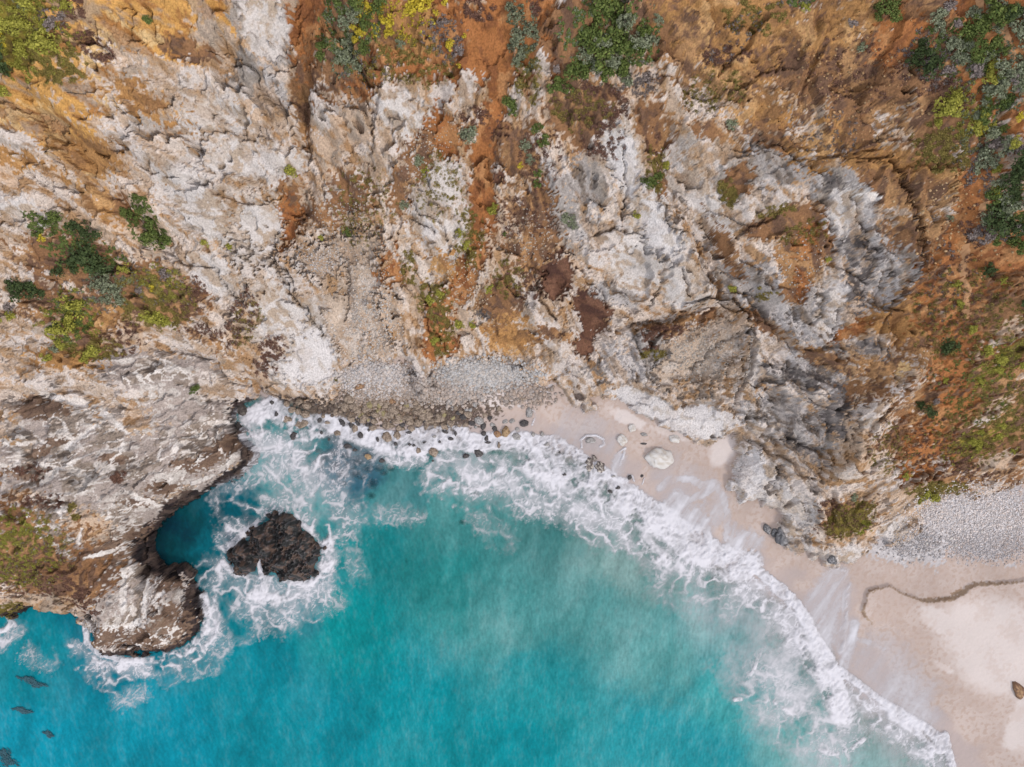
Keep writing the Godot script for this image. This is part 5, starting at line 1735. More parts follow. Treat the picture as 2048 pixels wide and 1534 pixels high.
func build_ground() -> void:
	var total := NX * NZ
	var col := PackedColorArray()
	col.resize(total)
	var n_ridge := noise(1.0, 21, 3)
	n_ridge.fractal_type = FastNoiseLite.FRACTAL_RIDGED
	var n_block := cells(1.0, 22, FastNoiseLite.RETURN_CELL_VALUE)
	var n_edge := cells(1.0, 22, FastNoiseLite.RETURN_DISTANCE2_SUB)
	var n_vein := noise(1.0, 23, 3)
	var n_line := noise(1.0, 26, 2)
	var n_grain := noise(4.0, 24, 2)
	var n_broad := noise(0.09, 25, 3)
	var vein: Color = GROUND_KINDS[16][1]
	var c0 := []
	var params := []
	for g in GROUND_KINDS:
		c0.append([g[1], g[2], g[3]])
		params.append([(0.5 - g[4]) * 0.9, (0.5 - g[5]) * 0.9, g[6], g[7], g[8]])
	var cosines := []
	var sines := []
	for k in 12:
		cosines.append(cos(k * PI / 12.0))
		sines.append(sin(k * PI / 12.0))
	for j in NZ:
		var z := Z0 + j * STEP
		for i in NX:
			var q := j * NX + i
			var id := kind[q]
			var h := ground[q]
			if h < -5.0:
				col[q] = c0[id][0]
				continue
			var x := X0 + i * STEP
			var pal: Array = c0[id]
			var par: Array = params[id]
			var m := mid_noise[q]
			var f := fine_noise[q]
			var steep := 0.0
			if i < NX - 1 and j < NZ - 1:
				steep = maxf(absf(ground[q + 1] - h), absf(ground[q + NX] - h)) / STEP
			var calm := clampf(1.5 / (steep + 0.01), 0.3, 1.0)     # fine detail cannot be finer than the survey on a steep face
			var gr := n_grain.get_noise_3d(x, h, z) * calm
			f *= calm
			var block := 0.0
			var crack := 0.0
			var lift := 0.0
			var stain := f * 0.7
			var streaky := -1.0
			if inside[q] > 0.0:
				var turn := coarse(c_turn, x, z) + m * 0.5
				var t := posmod(roundi(turn * 12.0 / PI), 12)
				var c: float = cosines[t]
				var s: float = sines[t]
				var u := x * c + z * s + f * 0.35
				var v := z * c - x * s + m * 0.9
				block = n_block.get_noise_3d(u * 0.55, h * 0.8, v * 1.25)
				var e := n_edge.get_noise_3d(u * 0.55, h * 0.8, v * 1.25) + 1.0
				crack = 1.0 - smoothstep(0.02, 0.16, e)
				var e2 := n_edge.get_noise_3d(u * 1.7 + 40.0, h * 2.2, v * 3.6) + 1.0
				crack = maxf(crack, 0.7 * (1.0 - smoothstep(0.0, 0.14, e2)) * smoothstep(-0.15, 0.2, m))
				var ridge := n_ridge.get_noise_3d(u * 0.045, h * 0.09, v * 0.22)
				var k := 1.0 - exp(-inside[q] / 1.0)
				var joint := 1.0 - smoothstep(0.0, 0.035, absf(n_vein.get_noise_3d(u * 0.07 + 90.0, h * 0.15, v * 0.33)))
				joint *= smoothstep(-0.25, 0.1, f + m * 0.5)
				crack = maxf(maxf(crack * smoothstep(-0.1, 0.25, m + 0.5 * f), joint), cleft[q])
				streaky = n_vein.get_noise_3d(u * 0.05 + 60.0, h * 0.10, v * 0.50)
				stain = n_vein.get_noise_3d(u * 0.22, h * 0.35, v * 0.62 + 30.0)
				var slab := n_block.get_noise_3d(u * 0.15 + 13.0, h * 0.22, v * 0.36)
				var big := n_ridge.get_noise_3d(u * 0.026 + 5.0, h * 0.045, v * 0.07)
				lift = par[3] * k * (0.95 * ridge + 0.26 * slab + 0.07 * block + 0.07 * f + 0.03 * gr - 0.42 * crack * par[2]) + 1.6 * clampf(par[3] * 2.0, 0.0, 1.0) * big * k * (1.0 - exp(-inside[q] / 3.0)) - 0.6 * cleft[q] * k
				if (id == 7 or id == 15) and inside[q] > 1.0:
					var vn := absf(n_line.get_noise_3d(u * 0.085 + 7.0, h * 0.2, v * 0.36))
					var vn2 := absf(n_line.get_noise_3d(u * 0.24 + 50.0, h * 0.2, v * 0.16))
					if vn < 0.026 + 0.04 * m or (vn2 < 0.018 + 0.02 * m and m > -0.1):
						pal = [vein, vein, vein]
						crack = 0.0
			else:
				lift = par[3] * (f * 0.7 + gr * 0.6)
			ground[q] = h + lift
			var cc: Color = pal[0]
			var t1: float = par[0]
			cc = cc.lerp(pal[1], smoothstep(t1 - 0.07, t1 + 0.07, m * 0.85 + f * 0.2 + block * 0.08))
			var t2: float = par[1]
			cc = cc.lerp(pal[2], smoothstep(t2 - 0.09, t2 + 0.09, stain * 0.95 + f * 0.24 - block * 0.10 + gr * 0.12))
			if streaky > 0.02 and (id < 3 or id == 6 or id == 20):
				cc = cc.lerp(Color(0.33, 0.215, 0.13) if m > -0.05 else Color(0.27, 0.225, 0.19), (0.30 if id == 20 else 0.62) * smoothstep(0.04, 0.26, streaky + 0.25 * f))
			if id == 11:
				var damp: Array = c0[22]
				cc = cc.lerp(damp[0], 1.0 - smoothstep(0.2, 0.6, h + 0.5 * m))
			if dryness[q] > 0.0 and (id == 11 or id == 13):
				var dry: Array = c0[12]
				cc = cc.lerp((dry[0] as Color).lerp(dry[1], smoothstep(0.0, 0.3, m + f * 0.5)), dryness[q])
			var br: float = 1.0 + par[4] * (gr * 1.2 + block * 0.5 + f * 0.4) + 0.10 * n_broad.get_noise_2d(x, z)
			col[q] = Color(cc.r * br, cc.g * br, cc.b * br)
	# three sheets that meet edge to edge: rock, beach, sea floor
	var mat_rock := painted(0.95, 0.25)
	mat_rock.albedo_texture = grain_texture()
	mat_rock.uv1_triplanar = true
	mat_rock.uv1_world_triplanar = true
	mat_rock.uv1_scale = Vector3.ONE * 0.11
	mat_rock.heightmap_enabled = true
	mat_rock.heightmap_texture = fracture_texture()
	mat_rock.heightmap_scale = 11.0
	var mat_sand := painted(0.85, 0.3)
	var names := ["cliff", "beach", "seabed"]
	var labels := ["steep coastal cliff of white, grey and ochre rock with orange soil gullies", "pale sand and gravel beach curving below the cliff", "sandy sea floor under the turquoise water"]
	for part in 3:
		var remap := PackedInt32Array()
		remap.resize(total)
		remap.fill(-1)
		var v := PackedVector3Array()
		var n := PackedVector3Array()
		var c := PackedColorArray()
		var idx := PackedInt32Array()
		for j in NZ - 1:
			for i in NX - 1:
				var q := j * NX + i
				var here := 0 if inside[q] > 0.0 else (1 if ground[q] > -0.35 else 2)
				if here != part:
					continue
				if ground[q] < -3.4 and ground[q + NX + 1] < -3.4 and ground[q + 1] < -3.4 and ground[q + NX] < -3.4 and inside[q] < -1.5:
					continue
				for w in [q, q + 1, q + NX, q + NX + 1]:
					if remap[w] < 0:
						remap[w] = v.size()
						var wi: int = w % NX
						var wj: int = w / NX
						v.append(Vector3(X0 + wi * STEP, ground[w], Z0 + wj * STEP))
						var gx: float = (ground[w - (1 if wi > 0 else 0)] - ground[w + (1 if wi < NX - 1 else 0)]) / (2.0 * STEP)
						var gz: float = (ground[w - (NX if wj > 0 else 0)] - ground[w + (NX if wj < NZ - 1 else 0)]) / (2.0 * STEP)
						n.append(Vector3(gx, 1.0, gz).normalized())
						c.append(col[w])
				var a := remap[q]
				var b := remap[q + 1]
				var d := remap[q + NX]
				var e := remap[q + NX + 1]
				idx.append_array(PackedInt32Array([a, b, d, b, e, d]))
		var o := put(names[part], array_mesh(v, n, c, idx), mat_rock if part == 0 else mat_sand)
		tag(o, labels[part], "", "", "structure")
	# the land and the shore go on outside the surveyed square
	var st := SurfaceTool.new()
	st.begin(Mesh.PRIMITIVE_TRIANGLES)
	var ring := []
	for i in range(0, NX, 12):
		ring.append([i, 0])
	for j in range(0, NZ, 12):
		ring.append([NX - 1, j])
	for i in range(NX - 1, -1, -12):
		ring.append([i, NZ - 1])
	for j in range(NZ - 1, -1, -12):
		ring.append([0, j])
	for k in ring.size():
		var corners := []
		for r in [ring[k], ring[(k + 1) % ring.size()]]:
			var q: int = r[1] * NX + r[0]
			var p := Vector3(X0 + r[0] * STEP, ground[q], Z0 + r[1] * STEP)
			var away := Vector3(p.x, 0, p.z - 8.0)
			corners.append([p, p + away * 1.2 + Vector3(0, maxf(p.y, 0.0) * 0.4 if p.y > 3.0 else -2.0, 0), col[q]])
		for t in [[0, 0], [1, 0], [0, 1], [1, 0], [1, 1], [0, 1]]:
			st.set_color(corners[t[0]][2])
			st.add_vertex(corners[t[0]][t[1]])
	st.generate_normals()
	tag(put("hinterland", st.commit(), mat_sand), "land and sea floor going on beyond the cove", "", "", "structure")


func fracture_texture() -> Texture2D:
	# height of the small broken faces of the rock: chips set at different levels, joints between them
	var size := 1024
	var im_a := cells(0.020, 63, FastNoiseLite.RETURN_CELL_VALUE).get_seamless_image(size, size)
	var im_b := cells(0.020, 63, FastNoiseLite.RETURN_DISTANCE2_SUB).get_seamless_image(size, size)
	var rough := noise(0.018, 64, 5)
	rough.fractal_type = FastNoiseLite.FRACTAL_RIDGED
	var im_c := rough.get_seamless_image(size, size)
	var im := Image.create(size, size, false, Image.FORMAT_RGB8)
	for y in size:
		for x in size:
			var e := smoothstep(0.0, 0.16, im_b.get_pixel(x, y).r)
			var v := clampf(0.15 + 0.25 * im_a.get_pixel(x, y).r * e + 0.60 * im_c.get_pixel(x, y).r - 0.12 * (1.0 - e), 0.0, 1.0)
			im.set_pixel(x, y, Color(v, v, v))
	return ImageTexture.create_from_image(im)


func grain_texture() -> Texture2D:
	var size := 1024
	var a := noise(0.035, 61, 4)
	var im_a := a.get_seamless_image(size, size)
	var b := cells(0.045, 62, FastNoiseLite.RETURN_DISTANCE2_SUB)
	var im_b := b.get_seamless_image(size, size)
	var im := Image.create(size, size, false, Image.FORMAT_RGB8)
	for y in size:
		for x in size:
			var g := im_a.get_pixel(x, y).r
			var e := im_b.get_pixel(x, y).r
			var v := clampf(0.86 + (g - 0.5) * 1.0 - 0.30 * (1.0 - smoothstep(0.02, 0.10, e)) * smoothstep(0.45, 0.6, g), 0.4, 1.0)
			im.set_pixel(x, y, Color(v, v * 0.995, v * 0.985).linear_to_srgb())
	return ImageTexture.create_from_image(im)


func height(x: float, z: float) -> float:
	var u := clampf((x - X0) / STEP, 0.0, NX - 1.001)
	var v := clampf((z - Z0) / STEP, 0.0, NZ - 1.001)
	var i := int(u)
	var j := int(v)
	u -= i
	v -= j
	var q := j * NX + i
	return (ground[q] * (1.0 - u) + ground[q + 1] * u) * (1.0 - v) + (ground[q + NX] * (1.0 - u) + ground[q + NX + 1] * u) * v


func slope_up(x: float, z: float) -> Vector3:
	return Vector3(height(x - 0.4, z) - height(x + 0.4, z), 0.8, height(x, z - 0.4) - height(x, z + 0.4)).normalized()


# ---------------------------------------------------------------- sea and surf
func build_sea() -> void:
	var j_from := int((-3.0 - Z0) / STEP)
	var rows := NZ - j_from
	var total := NX * rows
	# how much foam of each sort lies where: solid, lace, milk, thin film
	var sorts := {"S": PackedFloat32Array(), "L": PackedFloat32Array(), "M": PackedFloat32Array(), "T": PackedFloat32Array()}
	for k in sorts:
		var blank := PackedFloat32Array()
		blank.resize(total)
		sorts[k] = blank
	for line in FOAM_LINES:
		var f: PackedFloat32Array = sorts[line[0]]
		sorts[line[0]] = PackedFloat32Array()
		var strength: float = line[1]
		var hw: float = line[2]
		for k in range(3, line.size() - 2, 2):
			var a := Vector2(line[k], line[k + 1])
			var b := Vector2(line[k + 2], line[k + 3])
			var reach := hw * 1.7 + 0.4
			var i0 := clampi(int((minf(a.x, b.x) - reach - X0) / STEP), 0, NX - 1)
			var i1 := clampi(int((maxf(a.x, b.x) + reach - X0) / STEP) + 1, 0, NX - 1)
			var j0 := clampi(int((minf(a.y, b.y) - reach - Z0) / STEP), j_from, NZ - 1)
			var j1 := clampi(int((maxf(a.y, b.y) + reach - Z0) / STEP) + 1, j_from, NZ - 1)
			var ab := b - a
			var l2 := maxf(ab.length_squared(), 1e-6)
			for j in range(j0, j1 + 1):
				for i in range(i0, i1 + 1):
					var q := j * NX + i
					var p := Vector2(X0 + i * STEP, Z0 + j * STEP)
					var t := clampf((p - a).dot(ab) / l2, 0.0, 1.0)
					var d := (p - a - ab * t).length() / hw + mid_noise[q] * 0.7 + fine_noise[q] * 0.35
					var w := strength * (1.0 - smoothstep(0.45, 1.3, d))
					var at := q - j_from * NX
					if w > f[at]:
						f[at] = w
		sorts[line[0]] = f
	var fs: PackedFloat32Array = sorts["S"]
	var fl: PackedFloat32Array = sorts["L"]
	var fm: PackedFloat32Array = sorts["M"]
	var ft: PackedFloat32Array = sorts["T"]
	# colour of the water at every metre, cliff shade and reflection painted into the cove
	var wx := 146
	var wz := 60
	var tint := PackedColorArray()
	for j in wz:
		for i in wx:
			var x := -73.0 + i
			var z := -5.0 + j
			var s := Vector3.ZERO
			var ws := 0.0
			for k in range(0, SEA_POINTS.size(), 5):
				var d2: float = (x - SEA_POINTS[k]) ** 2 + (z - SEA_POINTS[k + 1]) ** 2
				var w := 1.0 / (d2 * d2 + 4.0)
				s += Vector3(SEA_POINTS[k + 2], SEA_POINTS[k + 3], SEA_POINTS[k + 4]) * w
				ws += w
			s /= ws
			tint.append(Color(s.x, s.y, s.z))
	var n_swell := noise(0.10, 31, 2)
	var n_chop := noise(0.55, 32, 3)
	var n_streak := noise(1.0, 33, 4)
	var n_fleck := noise(2.6, 34, 2)
	var n_bend := noise(0.4, 38, 2)
	var web1 := noise(0.24, 41, 5)
	web1.fractal_type = FastNoiseLite.FRACTAL_RIDGED
	var web2 := noise(0.8, 42, 4)
	web2.fractal_type = FastNoiseLite.FRACTAL_RIDGED
	var n_swirl := noise(0.075, 39, 4)
	var lace2 := cells(0.74, 36, FastNoiseLite.RETURN_DISTANCE2_SUB)
	var sea_y := PackedFloat32Array()
	sea_y.resize(total)
	var sea_c := PackedColorArray()
	sea_c.resize(total)
	var foam_a := PackedFloat32Array()
	foam_a.resize(total)
	var foam_y := PackedFloat32Array()
	foam_y.resize(total)
	var cover := PackedFloat32Array()    # what stands up from the sea floor
	cover.resize(total)
	for r in SUNKEN_ROCKS:
		for j in range(int((r[1] - r[3] * 1.2 - Z0) / STEP), int((r[1] + r[3] * 1.2 - Z0) / STEP)):
			for i in range(int((r[0] - r[2] * 1.2 - X0) / STEP), int((r[0] + r[2] * 1.2 - X0) / STEP)):
				var e: float = 1.0 - ((X0 + i * STEP - r[0]) / r[2]) ** 2 - ((Z0 + j * STEP - r[1]) / r[3]) ** 2
				if e > 0.0:
					cover[(j - j_from) * NX + i] = 1.0 - 0.5 * (1.0 - e)
	for j in rows:
		var z := Z0 + (j + j_from) * STEP
		for i in NX:
			var at := j * NX + i
			var q := at + j_from * NX
			var g := ground[q]
			if g > 2.5:
				continue
			var x := X0 + i * STEP
			var m := mid_noise[q]
			var f := fine_noise[q]
			var chop := n_chop.get_noise_2d(x * 0.8 + z * 0.2, z * 0.45)
			var y := 0.10 * n_swell.get_noise_2d(x, z) + 0.07 * chop
			var depth := y - g
			if cover[at] > 0.0:
				depth = minf(depth, lerpf(depth, 0.22, cover[at]))
			# water
			var lean := x + (z - 20.0) * clampf(x * 0.008, -0.2, 0.5)
			var streak := n_streak.get_noise_2d(lean * 0.55, z * 0.16) * 0.6 + n_streak.get_noise_2d(lean * 2.1 + 30.0, z * 0.75) * 0.62
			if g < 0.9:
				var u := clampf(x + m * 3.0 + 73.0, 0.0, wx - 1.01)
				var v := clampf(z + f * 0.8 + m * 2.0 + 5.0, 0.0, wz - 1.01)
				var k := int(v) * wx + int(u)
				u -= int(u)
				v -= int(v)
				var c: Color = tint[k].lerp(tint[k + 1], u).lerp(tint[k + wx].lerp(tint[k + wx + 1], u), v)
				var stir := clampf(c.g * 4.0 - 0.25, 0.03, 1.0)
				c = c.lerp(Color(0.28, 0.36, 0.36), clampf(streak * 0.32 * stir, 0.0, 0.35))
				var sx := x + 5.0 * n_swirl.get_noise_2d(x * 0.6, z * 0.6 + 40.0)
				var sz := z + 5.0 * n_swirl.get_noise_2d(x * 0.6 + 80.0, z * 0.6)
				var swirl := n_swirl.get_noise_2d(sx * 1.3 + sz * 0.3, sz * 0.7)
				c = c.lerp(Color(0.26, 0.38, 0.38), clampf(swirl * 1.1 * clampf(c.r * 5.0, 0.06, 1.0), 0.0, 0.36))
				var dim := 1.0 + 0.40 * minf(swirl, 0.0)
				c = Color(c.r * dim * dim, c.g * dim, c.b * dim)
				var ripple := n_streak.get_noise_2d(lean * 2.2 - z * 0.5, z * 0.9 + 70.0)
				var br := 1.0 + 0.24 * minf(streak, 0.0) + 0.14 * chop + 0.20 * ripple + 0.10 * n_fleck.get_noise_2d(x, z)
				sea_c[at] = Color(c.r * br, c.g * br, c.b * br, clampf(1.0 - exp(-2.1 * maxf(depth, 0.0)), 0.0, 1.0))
			sea_y[at] = y
			# foam
			var a := 0.0
			var wl := x + 0.7 * n_bend.get_noise_2d(x + 90.0, z)
			var wm := z + 0.7 * n_bend.get_noise_2d(x, z + 90.0)
			var S := fs[at]
			var L := fl[at]
			var M := fm[at]
			var T := ft[at]
			if S + L + M + T > 0.02 and (inside[q] < 0.5 or g < 0.5):
				var e2 := lace2.get_noise_2d(wl, wm) + 1.0
				var w1 := web1.get_noise_2d(wl, wm)
				var w2 := web2.get_noise_2d(wl + f * 0.3, wm)
				var keep := 1.0
				if S > 0.0:
					var body := smoothstep(0.34, 0.60, S + 0.42 * m + 0.24 * f)
					var pore := clampf(0.52 - 0.50 * w1 - 0.55 * w2 - 0.5 * m, 0.0, 0.9)
					keep *= 1.0 - body * (1.0 - pore * clampf(1.5 - S * 0.85, 0.10, 1.0))
				if L > 0.0:
					var net := maxf(smoothstep(0.42, 0.80, w1), 0.85 * smoothstep(0.40, 0.85, w2) * smoothstep(-0.3, 0.1, m))
					net = maxf(net, 0.8 * (1.0 - smoothstep(0.02, 0.05 + 0.06 * L, e2)) * smoothstep(-0.1, 0.2, m + 0.5 * f))
					keep *= 1.0 - clampf(net * 1.15, 0.0, 1.0) * clampf(L * 1.15 + 0.5 * m, 0.0, 1.0)
					keep *= 1.0 - clampf(L * (0.24 + 0.7 * m + 0.22 * w1), 0.0, 0.5)
				if M > 0.0:
					keep *= 1.0 - clampf(M * (0.38 + 0.55 * m + 0.30 * f + 0.22 * w1 + 0.15 * w2), 0.0, 0.85)
				if T > 0.0:
					var run := n_streak.get_noise_2d((x * 0.5 - z * 0.86) * 0.12, (z * 0.5 + x * 0.86) * 0.7)
					keep *= 1.0 - clampf(T * (0.50 + 0.45 * run + 0.35 * m + 0.1 * f), 0.0, 0.92)
				a = 1.0 - keep
			foam_a[at] = a
			foam_y[at] = maxf(y, g) + 0.02 + 0.34 * a * clampf(S, 0.0, 1.0) * (1.0 + 0.8 * f)
	# the water
	var remap := PackedInt32Array()
	remap.resize(total)
	remap.fill(-1)
	var v := PackedVector3Array()
	var n := PackedVector3Array()
	var c := PackedColorArray()
	var idx := PackedInt32Array()
	for j in rows - 1:
		for i in NX - 1:
			var at := j * NX + i
			var q := at + j_from * NX
			if minf(minf(ground[q], ground[q + 1]), minf(ground[q + NX], ground[q + NX + 1])) > 0.12 or inside[q] > 2.0:
				continue
			for w in [at, at + 1, at + NX, at + NX + 1]:
				if remap[w] < 0:
					remap[w] = v.size()
					var wi: int = w % NX
					var wj: int = w / NX
					v.append(Vector3(X0 + wi * STEP, sea_y[w], Z0 + (wj + j_from) * STEP))
					var gx: float = (sea_y[w - (1 if wi > 0 else 0)] - sea_y[w + (1 if wi < NX - 1 else 0)]) / (2.0 * STEP)
					var gz: float = (sea_y[w - (NX if wj > 0 else 0)] - sea_y[w + (NX if wj < rows - 1 else 0)]) / (2.0 * STEP)
					n.append(Vector3(gx, 1.0, gz).normalized())
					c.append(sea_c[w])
			var a := remap[at]
			var b := remap[at + 1]
			var d := remap[at + NX]
			var e := remap[at + NX + 1]
			idx.append_array(PackedInt32Array([a, b, d, b, e, d]))
	var water := painted(0.5, 0.17)
	water.transparency = BaseMaterial3D.TRANSPARENCY_ALPHA
	var sea := put("sea", array_mesh(v, n, c, idx), water)
	tag(sea, "turquoise sea with pale stirred sand near the beach", "", "", "structure")
	var far_sea := SurfaceTool.new()
	far_sea.begin(Mesh.PRIMITIVE_TRIANGLES)
	var far_color: Color = tint[(wz - 4) * wx + 20]
	for r in [[-260.0, 53.1, 260.0, 320.0], [-260.0, 22.0, -72.1, 53.1], [72.1, 45.0, 260.0, 53.1]]:
		for p in [[0, 1], [2, 1], [0, 3], [2, 1], [2, 3], [0, 3]]:
			far_sea.set_color(far_color)
			far_sea.set_normal(Vector3.UP)
			far_sea.add_vertex(Vector3(r[p[0]], 0.0, r[p[1]]))
	tag(put("open_sea", far_sea.commit(), painted(0.5, 0.17)), "open turquoise sea beyond the cove", "", "", "structure")
	# the foam
	remap.fill(-1)
	v = PackedVector3Array()
	n = PackedVector3Array()
	c = PackedColorArray()
	idx = PackedInt32Array()
	for j in rows - 1:
		for i in NX - 1:
			var at := j * NX + i
			if maxf(maxf(foam_a[at], foam_a[at + 1]), maxf(foam_a[at + NX], foam_a[at + NX + 1])) < 0.03:
				continue
			for w in [at, at + 1, at + NX, at + NX + 1]:
				if remap[w] < 0:
					remap[w] = v.size()
					var wi: int = w % NX
					var wj: int = w / NX
					v.append(Vector3(X0 + wi * STEP, foam_y[w], Z0 + (wj + j_from) * STEP))
					var gx: float = (foam_y[w - (1 if wi > 0 else 0)] - foam_y[w + (1 if wi < NX - 1 else 0)]) / (2.0 * STEP)
					var gz: float = (foam_y[w - (NX if wj > 0 else 0)] - foam_y[w + (NX if wj < rows - 1 else 0)]) / (2.0 * STEP)
					n.append(Vector3(gx * 0.8, 1.0, gz * 0.8).normalized())
					c.append(Color(0.50, 0.49, 0.525, clampf(foam_a[w], 0.0, 1.0)))
			var a := remap[at]
			var b := remap[at + 1]
			var d := remap[at + NX]
			var e := remap[at + NX + 1]
			idx.append_array(PackedInt32Array([a, b, d, b, e, d]))
	var froth := painted(0.9, 0.2)
	froth.transparency = BaseMaterial3D.TRANSPARENCY_ALPHA
	tag(put("surf_foam", array_mesh(v, n, c, idx), froth), "white lacy foam of breaking waves along the shore", "foam", "", "stuff")


# ---------------------------------------------------------------- footpaths
func build_paths() -> void:
	var m := painted(0.95, 0.2)
	for k in FOOTPATHS.size():
		var curve := Curve2D.new()
		var f: Array = FOOTPATHS[k]
		for i in range(0, f.size(), 2):
			curve.add_point(Vector2(f[i], f[i + 1]))
		var st := SurfaceTool.new()
		st.begin(Mesh.PRIMITIVE_TRIANGLES)
		st.set_smooth_group(0)
		var length := curve.get_baked_length()
		var steps := int(length / 0.2)
		var rows := []
		var n := noise(0.7, 71 + k, 2)
		for s in steps + 1:
			var p := curve.sample_baked(length * s / steps)
			var p2 := curve.sample_baked(minf(length * s / steps + 0.2, length))
			var p1 := curve.sample_baked(maxf(length * s / steps - 0.2, 0.0))
			var side := (p2 - p1).normalized().orthogonal()
			var wide := 0.30 + 0.12 * n.get_noise_1d(s * 0.4)
			var row := []
			for e in [-1.0, -0.5, 0.0, 0.5, 1.0]:
				var w: Vector2 = p + side * e * wide
				row.append(Vector3(w.x, height(w.x, w.y) + (0.05 if absf(e) < 0.9 else -0.03), w.y))
			rows.append(row)
		for s in steps:
			for e in 4:
				for t in [[0, 0], [1, 0], [0, 1], [1, 0], [1, 1], [0, 1]]:
					var pt: Vector3 = rows[s + t[0]][e + t[1]]
					var g := 1.0 + 0.35 * n.get_noise_2d(pt.x * 3.0, pt.z * 3.0)
					st.set_color(Color(0.36 * g, 0.20 * g, 0.105 * g))
					st.add_vertex(pt)
		st.generate_normals()
		tag(put("footpath", st.commit(), m), "narrow trodden orange earth path among the clifftop bushes", "", "", "structure")


# ---------------------------------------------------------------- the black rock in the bay
func build_stack() -> void:
	var poly := PackedVector2Array()
	for i in STACK_OUTLINE.size() / 2:
		poly.append(Vector2(STACK_OUTLINE[i * 2], STACK_OUTLINE[i * 2 + 1]))
	var lo := poly[0]
	var hi := poly[0]
	for p in poly:
		lo = lo.min(p)
		hi = hi.max(p)
	lo -= Vector2.ONE * 1.2
	hi += Vector2.ONE * 1.2
	var step := 0.09
	var nx := int((hi.x - lo.x) / step)
	var nz := int((hi.y - lo.y) / step)
	var warp := noise(0.6, 81, 3)
	var lump := cells(0.42, 82, FastNoiseLite.RETURN_DISTANCE)
	var fine := noise(2.4, 83, 3)
	var hs := PackedFloat32Array()
	var v := PackedVector3Array()
	var c := PackedColorArray()
	for j in nz:
		for i in nx:
			var p := lo + Vector2(i, j) * step
			var w := p + Vector2(warp.get_noise_2d(p.x, p.y), warp.get_noise_2d(p.x + 50.0, p.y)) * 0.7
			var d := 99.0
			for k in poly.size():
				d = minf(d, w.distance_to(Geometry2D.get_closest_point_to_segment(w, poly[k], poly[(k + 1) % poly.size()])))
			if not Geometry2D.is_point_in_polygon(w, poly):
				d = -d
			var f := fine.get_noise_2d(p.x, p.y)
			var l := 1.0 - (lump.get_noise_2d(p.x + f * 0.3, p.y) + 1.0)
			var h := 2.3 * (1.0 - exp(-maxf(d, 0.0) / 0.9)) * (0.55 + 0.85 * l) + 0.42 * f + (1.3 * warp.get_noise_2d(p.x * 0.6, p.y * 0.6) if d > 0.0 else 0.0) - 0.30
			if d < 0.0:
				h = -0.2 + d * 2.2
			v.append(Vector3(p.x, h, p.y))
			var brown := smoothstep(0.0, 0.25, warp.get_noise_2d(p.x * 1.6 + 20.0, p.y * 1.6) + f * 0.35)
			var cc := Color(0.014, 0.012, 0.014).lerp(Color(0.080, 0.048, 0.036), brown * 0.9)
			cc = cc.lerp(Color(0.075, 0.070, 0.078), smoothstep(0.28, 0.5, f) * 0.7)
			c.append(cc)
	var idx := PackedInt32Array()
	for j in nz - 1:
		for i in nx - 1:
			var q := j * nx + i
			if maxf(maxf(v[q].y, v[q + 1].y), maxf(v[q + nx].y, v[q + nx + 1].y)) > -1.2:
				idx.append_array(PackedInt32Array([q, q + 1, q + nx, q + 1, q + nx + 1, q + nx]))
	var n := PackedVector3Array()
	n.resize(v.size())
	for j in nz:
		for i in nx:
			var q := j * nx + i
			n[q] = Vector3(v[j * nx + maxi(i - 1, 0)].y - v[j * nx + mini(i + 1, nx - 1)].y, 2.0 * step, v[maxi(j - 1, 0) * nx + i].y - v[mini(j + 1, nz - 1) * nx + i].y).normalized()
	tag(put("sea_stack", array_mesh(v, n, c, idx), painted(0.6, 0.5)), "jagged black rock islet awash in white foam beside the headland", "sea rock")


# ---------------------------------------------------------------- boulders
const STONE := {
	"brown": [Color(0.20, 0.150, 0.115), Color(0.27, 0.215, 0.17), Color(0.10, 0.075, 0.058)],
	"dark": [Color(0.050, 0.044, 0.045), Color(0.085, 0.075, 0.072), Color(0.030, 0.026, 0.028)],
	"tidal": [Color(0.060, 0.050, 0.046), Color(0.10, 0.085, 0.075), Color(0.032, 0.028, 0.027)],
	"ochre": [Color(0.33, 0.225, 0.125), Color(0.26, 0.17, 0.095), Color(0.15, 0.095, 0.055)],
	"rusty": [Color(0.21, 0.115, 0.062), Color(0.27, 0.165, 0.09), Color(0.11, 0.062, 0.04)],
	"mossy": [Color(0.20, 0.165, 0.082), Color(0.15, 0.115, 0.062), Color(0.25, 0.215, 0.12)],
	"grey": [Color(0.24, 0.225, 0.22), Color(0.31, 0.295, 0.29), Color(0.145, 0.135, 0.132)],
	"darkgrey": [Color(0.115, 0.112, 0.118), Color(0.22, 0.215, 0.22), Color(0.062, 0.06, 0.064)],
	"pale": [Color(0.42, 0.395, 0.375), Color(0.36, 0.32, 0.285), Color(0.47, 0.45, 0.44)],
	"speckled": [Color(0.115, 0.098, 0.09), Color(0.40, 0.36, 0.32), Color(0.055, 0.047, 0.045)],
}
const STONE_LOOK := {
	"brown": "rounded brown boulder", "dark": "black wet rock", "tidal": "dark brown wet rock lump", "ochre": "yellow ochre boulder", "rusty": "rust brown rock slab", "mossy": "olive tinted boulder",
	"grey": "grey boulder", "darkgrey": "dark grey rock", "pale": "pale grey boulder", "speckled": "black and white speckled boulder",
}


func stone_place(x: float, z: float) -> String:
	var wet := height(x, z) < 0.12
	if x < -24.0:
		return "in the foam of the inner cove by the headland" if wet else "wedged under the white slab beside the inner cove"
	if x < -8.0:
		return "in the surf below the boulder field" if wet else "among the stones of the boulder field"
	if x < 4.0:
		return "in the surf where cobbles give way to sand" if wet else "between the cobble bank and the sand"
	if x < 24.0:
		return "in the surf off the sand beach" if wet else "on the wet sand under the white slab"
	return "at the foot of the dark cliff spur" if z < 24.0 else "on the gravel beach"


